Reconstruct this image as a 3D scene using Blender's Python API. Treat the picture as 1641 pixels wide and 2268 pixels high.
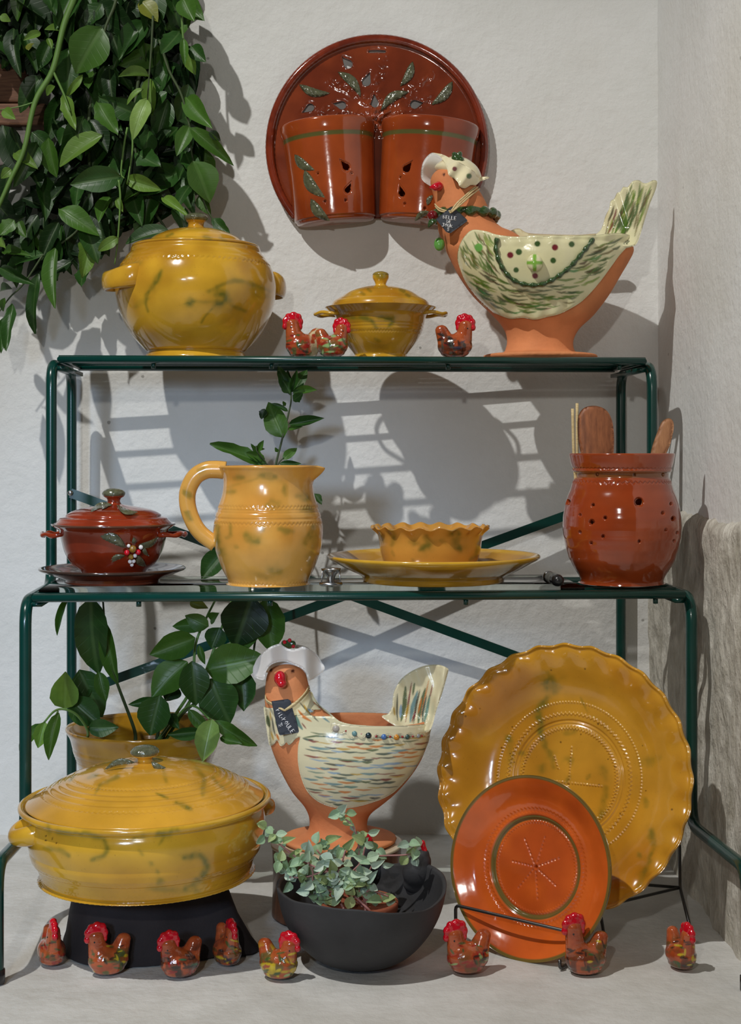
import bpy, math, random
import numpy as np
from mathutils import Vector, Matrix
from mathutils.geometry import delaunay_2d_cdt

for _o in list(bpy.data.objects):
    bpy.data.objects.remove(_o)
scene = bpy.context.scene
COL = scene.collection
PI = math.pi

# ---------------------------------------------------------------- camera, world, lamps, exposure
FPX, CX0, HOR, H = 3300.0, 820.5, 1000.0, 0.638      # focal length in pixels, principal column, horizon row, eye height
cam_data = bpy.data.cameras.new('camera')
cam_data.sensor_fit = 'HORIZONTAL'
cam_data.sensor_width = 36.0
cam_data.lens = 36.0 * FPX / 1641.0
cam_data.shift_y = -(1134.0 - HOR) / 1641.0
cam_data.clip_start = 0.05
cam = bpy.data.objects.new('camera', cam_data)
COL.objects.link(cam)
cam.location = (0, 0, H)
cam.rotation_euler = (PI / 2, 0, 0)
scene.camera = cam

world = bpy.data.worlds.new('room_air')
scene.world = world
world.use_nodes = True
world.node_tree.nodes['Background'].inputs[0].default_value = (1.0, 0.97, 0.92, 1)
world.node_tree.nodes['Background'].inputs[1].default_value = 0.055


def lamp(name, kind, loc, power, color, radius, target=None, spot=None, blend=0.5):
    d = bpy.data.lights.new(name, kind)
    d.energy = power
    d.color = color
    d.shadow_soft_size = radius
    o = bpy.data.objects.new(name, d)
    COL.objects.link(o)
    o.location = loc
    if target is not None:
        o.rotation_euler = (Vector(target) - Vector(loc)).to_track_quat('-Z', 'Y').to_euler()
    if spot:
        d.spot_size = math.radians(spot)
        d.spot_blend = blend
    return o


lamp('ceiling_lamp', 'SPOT', (-0.97, 0.87, 2.56), 204, (1.0, 0.98, 0.94), 0.020, target=(0.26, 2.25, 0.16), spot=70, blend=1.0)
lamp('room_lamp', 'POINT', (-0.30, -0.35, 1.20), 42, (1.0, 0.97, 0.91), 0.03)
lamp('doorway_daylight', 'SPOT', (-0.75, -0.55, 0.95), 140, (0.56, 0.74, 1.0), 0.14,
     target=(-0.36, 2.4, 0.26), spot=27, blend=0.9)

vs = scene.view_settings
vs.view_transform = 'Standard'
vs.look = 'None'
vs.exposure = -0.27
vs.gamma = 1.0
vs.use_curve_mapping = False
scene.display_settings.display_device = 'sRGB'


# ---------------------------------------------------------------- helpers
def lin(c):
    c = np.asarray(c, dtype=float) / 255.0
    return np.where(c <= 0.04045, c / 12.92, ((c + 0.055) / 1.055) ** 2.4)


def W(px, py, d):
    s = d / FPX
    return Vector(((px - CX0) * s, d, H - (py - HOR) * s))


def project(P):
    P = np.asarray(P)
    return np.stack([CX0 + P[:, 0] / P[:, 1] * FPX, HOR + (H - P[:, 2]) / P[:, 1] * FPX], 1)


class Frame:
    """pixel measures of a thing whose axis stands at depth d on a support at height zs"""
    def __init__(self, cx, d, zs):
        self.cx, self.d, self.zs = cx, d, zs
        self.s = d / FPX
        self.by = HOR + (H - zs) / self.s
        self.loc = Vector(((cx - CX0) * self.s, d, zs))

    def X(self, px):
        return (px - self.cx) * self.s

    def Z(self, py):
        return (self.by - py) * self.s

    def P(self, px, py, dy=0.0):
        """local point that projects to px,py when it lies dy (m) behind the axis plane"""
        s = (self.d + dy) / FPX
        return ((px - CX0) * s - self.loc.x, dy, H - (py - HOR) * s - self.zs)

    def px(self, V):
        return project(np.asarray(V) + np.array(self.loc))


def build(name, V, Q=None, T=None, col=None, uv=None, smooth=True):
    V = np.asarray(V, dtype=np.float32)
    me = bpy.data.meshes.new(name)
    me.vertices.add(len(V))
    me.vertices.foreach_set('co', V.ravel())
    idx, starts, tot = [], [], []
    n = 0
    if Q is not None and len(Q):
        Q = np.asarray(Q, dtype=np.int32)
        idx.append(Q.ravel())
        starts.append(np.arange(len(Q)) * 4)
        n = len(Q) * 4
    if T is not None and len(T):
        T = np.asarray(T, dtype=np.int32)
        idx.append(T.ravel())
        starts.append(n + np.arange(len(T)) * 3)
    li = np.concatenate(idx).astype(np.int32)
    ls = np.concatenate(starts).astype(np.int32)
    me.loops.add(len(li))
    me.loops.foreach_set('vertex_index', li)
    me.polygons.add(len(ls))
    me.polygons.foreach_set('loop_start', ls)
    me.update(calc_edges=True)
    me.validate()
    if smooth:
        me.polygons.foreach_set('use_smooth', np.ones(len(me.polygons), dtype=bool))
    if col is not None:
        set_col(me, col)
    if uv is not None:
        l = me.uv_layers.new(name='UVMap')
        vi = np.zeros(len(me.loops), dtype=np.int32)
        me.loops.foreach_get('vertex_index', vi)
        l.data.foreach_set('uv', np.asarray(uv, dtype=np.float32)[vi].ravel())
    return me


def set_col(me, col):
    col = np.asarray(col, dtype=np.float32)
    if col.ndim == 1:
        col = np.tile(col, (len(me.vertices), 1))
    c4 = np.ones((len(col), 4), dtype=np.float32)
    c4[:, :3] = col[:, :3]
    a = me.color_attributes.new('Col', 'FLOAT_COLOR', 'POINT')
    a.data.foreach_set('color', c4.ravel())


def coords(me):
    v = np.zeros(len(me.vertices) * 3, dtype=np.float32)
    me.vertices.foreach_get('co', v)
    return v.reshape(-1, 3).astype(float)


def join(*parts):
    """each part = (V, Q, T)"""
    Vs, Qs, Ts, n = [], [], [], 0
    for V, Q, T in parts:
        V = np.asarray(V, dtype=float)
        Vs.append(V)
        if Q is not None and len(Q):
            Qs.append(np.asarray(Q) + n)
        if T is not None and len(T):
            Ts.append(np.asarray(T) + n)
        n += len(V)
    return np.concatenate(Vs), (np.concatenate(Qs) if Qs else None), (np.concatenate(Ts) if Ts else None)


def gridq(nu, nv, wu=False, wv=False):
    iu = np.arange(nu if wu else nu - 1)
    iv = np.arange(nv if wv else nv - 1)
    a, b = np.meshgrid(iu, iv, indexing='ij')
    a, b = a.ravel(), b.ravel()
    a1, b1 = (a + 1) % nu, (b + 1) % nv
    return np.stack([a * nv + b, a * nv + b1, a1 * nv + b1, a1 * nv + b], 1)


def spline(pts, n=8, closed=False):
    P = np.asarray(pts, dtype=float)
    m = len(P)
    out = []
    segs = m if closed else m - 1
    for i in range(segs):
        if closed:
            p0, p1, p2, p3 = P[(i - 1) % m], P[i], P[(i + 1) % m], P[(i + 2) % m]
        else:
            p1, p2 = P[i], P[i + 1]
            p0 = P[i - 1] if i > 0 else 2 * p1 - p2
            p3 = P[i + 2] if i + 2 < m else 2 * p2 - p1
        t = np.arange(n)[:, None] / n
        out.append(0.5 * ((2 * p1) + (-p0 + p2) * t + (2 * p0 - 5 * p1 + 4 * p2 - p3) * t ** 2
                          + (-p0 + 3 * p1 - 3 * p2 + p3) * t ** 3))
    if not closed:
        out.append(P[-1:])
    return np.concatenate(out)


def resample(P, step):
    P = np.asarray(P, dtype=float)
    L = np.concatenate([[0], np.cumsum(np.linalg.norm(np.diff(P, axis=0), axis=1))])
    n = max(2, int(round(L[-1] / step)) + 1)
    t = np.linspace(0, L[-1], n)
    return np.stack([np.interp(t, L, P[:, k]) for k in range(P.shape[1])], 1)


def thetas(segs, dense=True):
    """angle list, denser on the side that faces the photograph's camera (-Y)"""
    if not dense:
        return np.arange(segs) / segs * 2 * PI
    u = np.arange(segs) / segs * 2 * PI
    return u - 0.5 * np.sin(u) - PI / 2          # u=0 -> -pi/2 (towards -Y), spacing smallest there


def lathe(profile, segs=96, step=0.004, mod=None, dense=True, smooth_n=6, tri_close=True):
    """profile [(r,z)] from one end to the other; None splits sharp corners"""
    runs, cur = [], []
    for p in profile:
        if p is None:
            last = cur[-1]
            runs.append(cur)
            cur = [last]
        else:
            cur.append(p)
    runs.append(cur)
    pts = []
    for r in runs:
        q = spline(r, smooth_n) if len(r) > 2 else np.asarray(r, dtype=float)
        q = resample(q, step)
        pts.append(q if not pts else q[1:])
    P = np.concatenate(pts)
    P[:, 0] = np.maximum(P[:, 0], 1e-5)
    th = thetas(segs, dense)
    R = np.repeat(P[:, 0][:, None], segs, 1)
    Zz = np.repeat(P[:, 1][:, None], segs, 1)
    TH = np.repeat(th[None, :], len(P), 0)
    if mod is not None:
        R, Zz = mod(TH, R, Zz, np.linspace(0, 1, len(P))[:, None])
    V = np.stack([R * np.cos(TH), R * np.sin(TH), Zz], 2).reshape(-1, 3)
    return V, gridq(len(P), segs, False, True), None


def tube(path, radius, segs=10, closed=False, cap=True, flat=None, up=None, tw=0.0):
    """sweep; radius scalar or array; flat=(a,b) gives an elliptic section a*radius along side, b*radius along up"""
    P = np.asarray(path, dtype=float)
    n = len(P)
    R = np.full(n, radius, dtype=float) if np.isscalar(radius) else np.asarray(radius, dtype=float)
    Tn = np.roll(P, -1, 0) - np.roll(P, 1, 0) if closed else np.gradient(P, axis=0)
    Tn /= np.linalg.norm(Tn, axis=1)[:, None] + 1e-12
    fr = []
    u = np.array(up if up is not None else ((0, 0, 1) if abs(Tn[0][2]) < 0.9 else (1, 0, 0)), dtype=float)
    for i in range(n):
        ref = np.array(up, dtype=float) if up is not None else u
        s = np.cross(Tn[i], ref)
        s /= np.linalg.norm(s) + 1e-12
        u = np.cross(s, Tn[i])
        fr.append((s, u.copy()))
    a, b = flat if flat else (1, 1)
    ang = np.arange(segs) / segs * 2 * PI
    V = np.zeros((n, segs, 3))
    for i in range(n):
        c = np.cos(ang + tw * i)[:, None] * fr[i][0] * a + np.sin(ang + tw * i)[:, None] * fr[i][1] * b
        V[i] = P[i] + R[i] * c
    V = V.reshape(-1, 3)
    Q = gridq(n, segs, closed, True)
    T = None
    if cap and not closed:
        V = np.concatenate([V, P[:1], P[-1:]])
        k = np.arange(segs)
        k1 = (k + 1) % segs
        T = np.concatenate([np.stack([np.full(segs, n * segs), k1, k], 1),
                            np.stack([np.full(segs, n * segs + 1), (n - 1) * segs + k, (n - 1) * segs + k1], 1)])
    return V, Q, T


def ellipsoid(c, r, nu=16, nv=12, rot=None):
    u = np.arange(nu) / nu * 2 * PI
    v = np.linspace(1e-3, PI - 1e-3, nv)
    V = np.stack([np.outer(np.sin(v), np.cos(u)), np.outer(np.sin(v), np.sin(u)), np.outer(np.cos(v), np.ones(nu))], 2)
    V = V.reshape(-1, 3) * np.asarray(r, dtype=float)
    if rot is not None:
        V = V @ np.array(rot).T
    return V + np.asarray(c, dtype=float), gridq(nv, nu, False, True), None


def rotm(ax, ang):
    return np.array(Matrix.Rotation(ang, 3, ax))


def box(c, size, rot=None):
    h = np.asarray(size, dtype=float) / 2
    V = np.array([[x, y, z] for x in (-1, 1) for y in (-1, 1) for z in (-1, 1)], dtype=float) * h
    if rot is not None:
        V = V @ np.array(rot).T
    Q = [[0, 1, 3, 2], [4, 6, 7, 5], [0, 4, 5, 1], [2, 3, 7, 6], [0, 2, 6, 4], [1, 5, 7, 3]]
    return V + np.asarray(c, dtype=float), np.array(Q), None


def poly_dist(P, poly, closed=True):
    P = np.asarray(P)
    A = np.asarray(poly, dtype=float)
    B = np.roll(A, -1, 0)
    if not closed:
        A, B = A[:-1], B[:-1]
    best = np.full(len(P), 1e9)
    for a, b in zip(A, B):
        ab = b - a
        t = np.clip(((P - a) @ ab) / (ab @ ab + 1e-12), 0, 1)
        best = np.minimum(best, np.hypot(P[:, 0] - a[0] - t * ab[0], P[:, 1] - a[1] - t * ab[1]))
    return best


def inside(P, poly):
    P = np.asarray(P)
    A = np.asarray(poly, dtype=float)
    B = np.roll(A, -1, 0)
    c = np.zeros(len(P), dtype=bool)
    for (x0, y0), (x1, y1) in zip(A, B):
        if y0 == y1:
            continue
        m = ((P[:, 1] < y0) != (P[:, 1] < y1)) & (P[:, 0] < (x1 - x0) * (P[:, 1] - y0) / (y1 - y0) + x0)
        c ^= m
    return c


def sheet(F, poly, depth, thick, cell=4.0, curve=True, roundness=4.0):
    """a curved slab whose outline is poly (pixels in frame F); depth(px,py) -> local y of its front face.
    Returns V,Q,T and the pixel position of each vertex"""
    B = spline(poly, 6, closed=True) if curve else np.asarray(poly, dtype=float)
    B = resample(np.concatenate([B, B[:1]]), cell)[:-1]
    x0, y0 = B.min(0)
    x1, y1 = B.max(0)
    gx, gy = np.meshgrid(np.arange(x0, x1, cell), np.arange(y0, y1, cell * 0.87))
    gx = gx + (np.arange(gy.shape[0]) % 2)[:, None] * cell / 2
    G = np.stack([gx.ravel(), gy.ravel()], 1)
    G = G[inside(G, B)]
    G = G[poly_dist(G, B) > cell * 0.55]
    P = np.concatenate([B, G])
    nb = len(B)
    ed = [(i, (i + 1) % nb) for i in range(nb)]
    r = delaunay_2d_cdt([Vector(p) for p in P], ed, [list(range(nb))], 1, 1e-5)
    P2 = np.array([tuple(v) for v in r[0]])
    T = np.array([f for f in r[2] if len(f) == 3])
    dist = poly_dist(P2, B)
    e = np.clip(1 - dist / roundness, 0, 1)
    inset = thick * 0.5 * (1 - np.sqrt(np.clip(1 - e ** 2, 0, 1)))
    y = depth(P2[:, 0], P2[:, 1])
    front = np.array([F.P(p[0], p[1], yy) for p, yy in zip(P2, y + inset)])
    back = front.copy()
    back[:, 1] += thick - 2 * inset
    V = np.concatenate([front, back])
    n = len(P2)
    # boundary edges
    es = {}
    for t in T:
        for a, b in ((t[0], t[1]), (t[1], t[2]), (t[2], t[0])):
            k = (min(a, b), max(a, b))
            es[k] = None if k in es else (a, b)
    side = [(a, b, b + n, a + n) for v in es.values() if v is not None for a, b in [v]]
    TT = np.concatenate([T, T[:, ::-1] + n])
    return V, np.array(side), TT, np.concatenate([P2, P2])


def remesh(parts, voxel, smooth=6, name='m'):
    V, Q, T = join(*parts)
    me = build('tmp', V, Q, T)
    o = bpy.data.objects.new('tmp', me)
    COL.objects.link(o)
    m = o.modifiers.new('r', 'REMESH')
    m.mode = 'VOXEL'
    m.voxel_size = voxel
    m.use_smooth_shade = True
    if smooth:
        k = o.modifiers.new('s', 'SMOOTH')
        k.iterations = smooth
        k.factor = 0.5
    dg = bpy.context.evaluated_depsgraph_get()
    res = bpy.data.meshes.new_from_object(o.evaluated_get(dg))
    res.name = name
    bpy.data.objects.remove(o)
    bpy.data.meshes.remove(me)
    return res


_rng = np.random.RandomState(5)
_tab = _rng.rand(4096)


def vnoise(P, scale=1.0, seed=0):
    P = np.asarray(P, dtype=float) * scale
    if P.shape[1] == 2:
        P = np.concatenate([P, np.zeros((len(P), 1))], 1)
    I = np.floor(P).astype(int)
    f = P - I
    f = f * f * (3 - 2 * f)

    def h(dx, dy, dz):
        k = ((I[:, 0] + dx) * 73856093) ^ ((I[:, 1] + dy) * 19349663) ^ ((I[:, 2] + dz) * 83492791) ^ (seed * 2654435)
        return _tab[k & 4095]
    out = 0
    for dx in (0, 1):
        for dy in (0, 1):
            for dz in (0, 1):
                w = (f[:, 0] if dx else 1 - f[:, 0]) * (f[:, 1] if dy else 1 - f[:, 1]) * (f[:, 2] if dz else 1 - f[:, 2])
                out = out + w * h(dx, dy, dz)
    return out


def smoothstep(a, b, x):
    t = np.clip((x - a) / (b - a), 0, 1)
    return t * t * (3 - 2 * t)


class Paint:
    """pigment on the vertices of a piece, given the photo position of each vertex"""
    def __init__(self, PX, base, mask=None):
        self.P = np.asarray(PX)
        b = np.asarray(base, dtype=float)
        self.C = np.tile(b, (len(self.P), 1)) if b.ndim == 1 else b.copy()
        self.m = np.ones(len(self.P)) if mask is None else mask.astype(float)

    def mix(self, w, c):
        w = (w * self.m)[:, None]
        self.C = self.C * (1 - w) + np.asarray(c) * w

    def stroke(self, pts, width, c, soft=1.5, taper=0.0, alpha=1.0, rough=0.0):
        pts = np.asarray(pts, dtype=float)
        lo, hi = pts.min(0) - width - soft, pts.max(0) + width + soft
        sel = np.where((self.P[:, 0] > lo[0]) & (self.P[:, 0] < hi[0]) & (self.P[:, 1] > lo[1]) & (self.P[:, 1] < hi[1]))[0]
        if not len(sel):
            return
        P = self.P[sel]
        L = np.concatenate([[0], np.cumsum(np.linalg.norm(np.diff(pts, axis=0), axis=1))])
        best = np.full(len(P), -1e9)
        for i in range(len(pts) - 1):
            a, b = pts[i], pts[i + 1]
            ab = b - a
            t = np.clip(((P - a) @ ab) / (ab @ ab + 1e-9), 0, 1)
            dd = np.hypot(P[:, 0] - a[0] - t * ab[0], P[:, 1] - a[1] - t * ab[1])
            g = (L[i] + t * (L[i + 1] - L[i])) / max(L[-1], 1e-9)
            w = width / 2 * (1 - taper + taper * np.sin(np.clip(g, 0, 1) * PI) ** 0.7)
            best = np.maximum(best, w - dd)
        if rough:
            best = best + (vnoise(P, 0.09, 3) - 0.5) * rough
        k = smoothstep(-soft, soft, best) * alpha
        full = np.zeros(len(self.P))
        full[sel] = k
        self.mix(full, c)

    def smear(self, pts, width, c, alpha=1.0):
        """soft brushed pigment that sank into the glaze"""
        pts = np.asarray(pts, dtype=float)
        if len(pts) > 2:
            pts = spline(pts, 4)
        m0 = self.m
        self.m = m0 * (0.6 + 0.4 * smoothstep(.25, .7, vnoise(self.P, 0.11, 9)))
        self.stroke(pts, width * .9, c, max(2.5, width * .38), 0.35, min(1, alpha * 1.12), width * .3)
        self.stroke(pts, width * 1.7, c, width * .6, 0.3, alpha * .28, width * .7)
        self.m = m0

    def dot(self, x, y, r, c, soft=1.0, alpha=1.0):
        d = np.hypot(self.P[:, 0] - x, self.P[:, 1] - y)
        self.mix(smoothstep(r + soft, r - soft, d) * alpha, c)


# ---------------------------------------------------------------- objects
def props(o, label=None, cat=None, group=None, kind=None):
    if label:
        o['label'] = label
    if cat:
        o['category'] = cat
    if group:
        o['group'] = group
    if kind:
        o['kind'] = kind
    return o


def thing(name, label, cat, loc, rot=(0, 0, 0), group=None):
    o = bpy.data.objects.new(name, None)
    o.empty_display_size = 0.02
    COL.objects.link(o)
    o.location = loc
    o.rotation_euler = rot
    return props(o, label, cat, group)


def part(name, data, mat, parent, label=None, kind=None):
    me = build(name, *data) if isinstance(data, tuple) else data
    o = bpy.data.objects.new(name, me)
    COL.objects.link(o)
    if mat is not None:
        me.materials.clear()
        me.materials.append(mat)
    if parent is not None:
        o.parent = parent
    return props(o, label, None, None, kind)


def solo(name, data, mat, label, cat, loc=(0, 0, 0), group=None, rot=(0, 0, 0)):
    o = part(name, data, mat, None)
    o.location = loc
    o.rotation_euler = rot
    return props(o, label, cat, group)


# ---------------------------------------------------------------- materials
def new_mat(name):
    m = bpy.data.materials.new(name)
    m.use_nodes = True
    nt = m.node_tree
    return m, nt, nt.nodes['Principled BSDF']


def N(nt, kind, **kw):
    n = nt.nodes.new(kind)
    for k, v in kw.items():
        if hasattr(n, k):
            setattr(n, k, v)
        else:
            n.inputs[k].default_value = v
    return n


def ceramic(name, color=None, rough=0.14, coat=0.6, vary=0.18, vscale=25.0, bump=0.05, bscale=60.0, speck=0.0, spec=0.5):
    """glazed or raw clay; colour from the painted pigment 'Col' or one colour"""
    m, nt, b = new_mat(name)
    L = nt.links
    tc = N(nt, 'ShaderNodeTexCoord')
    if color is None:
        src = N(nt, 'ShaderNodeAttribute', attribute_name='Col').outputs['Color']
    else:
        r = N(nt, 'ShaderNodeRGB')
        r.outputs[0].default_value = (*color, 1)
        src = r.outputs[0]
    nz = N(nt, 'ShaderNodeTexNoise')
    nz.inputs['Scale'].default_value = vscale
    nz.inputs['Detail'].default_value = 4
    L.new(tc.outputs['Object'], nz.inputs['Vector'])
    mr = N(nt, 'ShaderNodeMapRange')
    mr.inputs['From Min'].default_value = 0.3
    mr.inputs['From Max'].default_value = 0.7
    mr.inputs['To Min'].default_value = 1 - vary
    mr.inputs['To Max'].default_value = 1 + vary * 0.6
    L.new(nz.outputs['Fac'], mr.inputs['Value'])
    mx = N(nt, 'ShaderNodeVectorMath', operation='SCALE')
    L.new(src, mx.inputs[0])
    L.new(mr.outputs['Result'], mx.inputs['Scale'])
    out = mx.outputs[0]
    if speck:
        vz = N(nt, 'ShaderNodeTexNoise')
        vz.inputs['Scale'].default_value = 420
        L.new(tc.outputs['Object'], vz.inputs['Vector'])
        r2 = N(nt, 'ShaderNodeMapRange')
        r2.inputs['From Min'].default_value = 0.68
        r2.inputs['From Max'].default_value = 0.76
        r2.inputs['To Min'].default_value = 1
        r2.inputs['To Max'].default_value = 1 - speck
        L.new(vz.outputs['Fac'], r2.inputs['Value'])
        m2 = N(nt, 'ShaderNodeVectorMath', operation='SCALE')
        L.new(out, m2.inputs[0])
        L.new(r2.outputs['Result'], m2.inputs['Scale'])
        out = m2.outputs[0]
    L.new(out, b.inputs['Base Color'])
    b.inputs['Roughness'].default_value = rough
    b.inputs['Specular IOR Level'].default_value = spec
    b.inputs['Coat Weight'].default_value = coat
    b.inputs['Coat Roughness'].default_value = 0.04
    if bump:
        nb = N(nt, 'ShaderNodeTexNoise')
        nb.inputs['Scale'].default_value = bscale
        nb.inputs['Detail'].default_value = 2
        L.new(tc.outputs['Object'], nb.inputs['Vector'])
        bp = N(nt, 'ShaderNodeBump')
        bp.inputs['Strength'].default_value = bump
        bp.inputs['Distance'].default_value = 0.004
        L.new(nb.outputs['Fac'], bp.inputs['Height'])
        L.new(bp.outputs[0], b.inputs['Normal'])
        L.new(bp.outputs[0], b.inputs['Coat Normal'])
    return m


def metal(name, color, rough=0.3, metallic=0.0, coat=0.0, bump=0.0):
    m, nt, b = new_mat(name)
    tc = N(nt, 'ShaderNodeTexCoord')
    nz = N(nt, 'ShaderNodeTexNoise')
    nz.inputs['Scale'].default_value = 40
    nt.links.new(tc.outputs['Object'], nz.inputs['Vector'])
    cr = N(nt, 'ShaderNodeValToRGB')
    cr.color_ramp.elements[0].color = (*[c * 0.8 for c in color], 1)
    cr.color_ramp.elements[1].color = (*[c * 1.2 for c in color], 1)
    nt.links.new(nz.outputs['Fac'], cr.inputs[0])
    nt.links.new(cr.outputs[0], b.inputs['Base Color'])
    b.inputs['Roughness'].default_value = rough
    b.inputs['Metallic'].default_value = metallic
    b.inputs['Coat Weight'].default_value = coat
    return m


def plaster(name, c1, c2, scale, bump, stain=None, streak=False, dist=0.004, speck=0.0):
    m, nt, b = new_mat(name)
    L = nt.links
    tc = N(nt, 'ShaderNodeTexCoord')
    vec = tc.outputs['Object']
    if streak:
        mp = N(nt, 'ShaderNodeMapping')
        mp.inputs['Scale'].default_value = (1, 1, 0.75)
        L.new(vec, mp.inputs['Vector'])
        vec = mp.outputs[0]
    n1 = N(nt, 'ShaderNodeTexNoise')
    n1.inputs['Scale'].default_value = scale
    n1.inputs['Detail'].default_value = 8
    n1.inputs['Roughness'].default_value = 0.65
    L.new(vec, n1.inputs['Vector'])
    cr = N(nt, 'ShaderNodeValToRGB')
    cr.color_ramp.elements[0].position = 0.32
    cr.color_ramp.elements[1].position = 0.68
    cr.color_ramp.elements[0].color = (*c1, 1)
    cr.color_ramp.elements[1].color = (*c2, 1)
    L.new(n1.outputs['Fac'], cr.inputs[0])
    out = cr.outputs[0]
    if speck:
        v = N(nt, 'ShaderNodeTexVoronoi')
        v.inputs['Scale'].default_value = 11
        L.new(tc.outputs['Object'], v.inputs['Vector'])
        nn = N(nt, 'ShaderNodeTexNoise')
        nn.inputs['Scale'].default_value = 90
        L.new(tc.outputs['Object'], nn.inputs['Vector'])
        ad = N(nt, 'ShaderNodeMath', operation='MULTIPLY_ADD')
        ad.inputs[1].default_value = 0.055
        L.new(nn.outputs['Fac'], ad.inputs[0])
        L.new(v.outputs['Distance'], ad.inputs[2])
        mr = N(nt, 'ShaderNodeMapRange')
        mr.inputs['From Min'].default_value = 0.052
        mr.inputs['From Max'].default_value = 0.060
        mr.inputs['To Min'].default_value = speck
        mr.inputs['To Max'].default_value = 0
        L.new(ad.outputs[0], mr.inputs['Value'])
        mx = N(nt, 'ShaderNodeMixRGB')
        mx.inputs[2].default_value = (0.10, 0.09, 0.075, 1)
        L.new(mr.outputs['Result'], mx.inputs[0])
        L.new(out, mx.inputs[1])
        out = mx.outputs[0]
    if stain:
        n3 = N(nt, 'ShaderNodeTexNoise')
        n3.inputs['Scale'].default_value = stain[1]
        n3.inputs['Detail'].default_value = 5
        L.new(tc.outputs['Object'], n3.inputs['Vector'])
        mr = N(nt, 'ShaderNodeMapRange')
        mr.inputs['From Min'].default_value = 0.52
        mr.inputs['From Max'].default_value = 0.8
        mr.inputs['To Max'].default_value = stain[2]
        L.new(n3.outputs['Fac'], mr.inputs['Value'])
        mx = N(nt, 'ShaderNodeMixRGB')
        mx.inputs[2].default_value = (*stain[0], 1)
        L.new(mr.outputs['Result'], mx.inputs[0])
        L.new(out, mx.inputs[1])
        out = mx.outputs[0]
    L.new(out, b.inputs['Base Color'])
    b.inputs['Roughness'].default_value = 0.85
    b.inputs['Specular IOR Level'].default_value = 0.25
    n2 = N(nt, 'ShaderNodeTexNoise')
    n2.inputs['Scale'].default_value = 70
    n2.inputs['Detail'].default_value = 6
    n2.inputs['Roughness'].default_value = 0.6
    L.new(vec if streak else tc.outputs['Object'], n2.inputs['Vector'])
    n4 = N(nt, 'ShaderNodeTexNoise')
    n4.inputs['Scale'].default_value = 16
    n4.inputs['Detail'].default_value = 4
    L.new(tc.outputs['Object'], n4.inputs['Vector'])
    ma = N(nt, 'ShaderNodeMath', operation='ADD')
    L.new(n2.outputs['Fac'], ma.inputs[0])
    L.new(n4.outputs['Fac'], ma.inputs[1])
    bp = N(nt, 'ShaderNodeBump')
    bp.inputs['Strength'].default_value = bump
    bp.inputs['Distance'].default_value = dist
    L.new(ma.outputs[0], bp.inputs['Height'])
    L.new(bp.outputs[0], b.inputs['Normal'])
    return m


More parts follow.
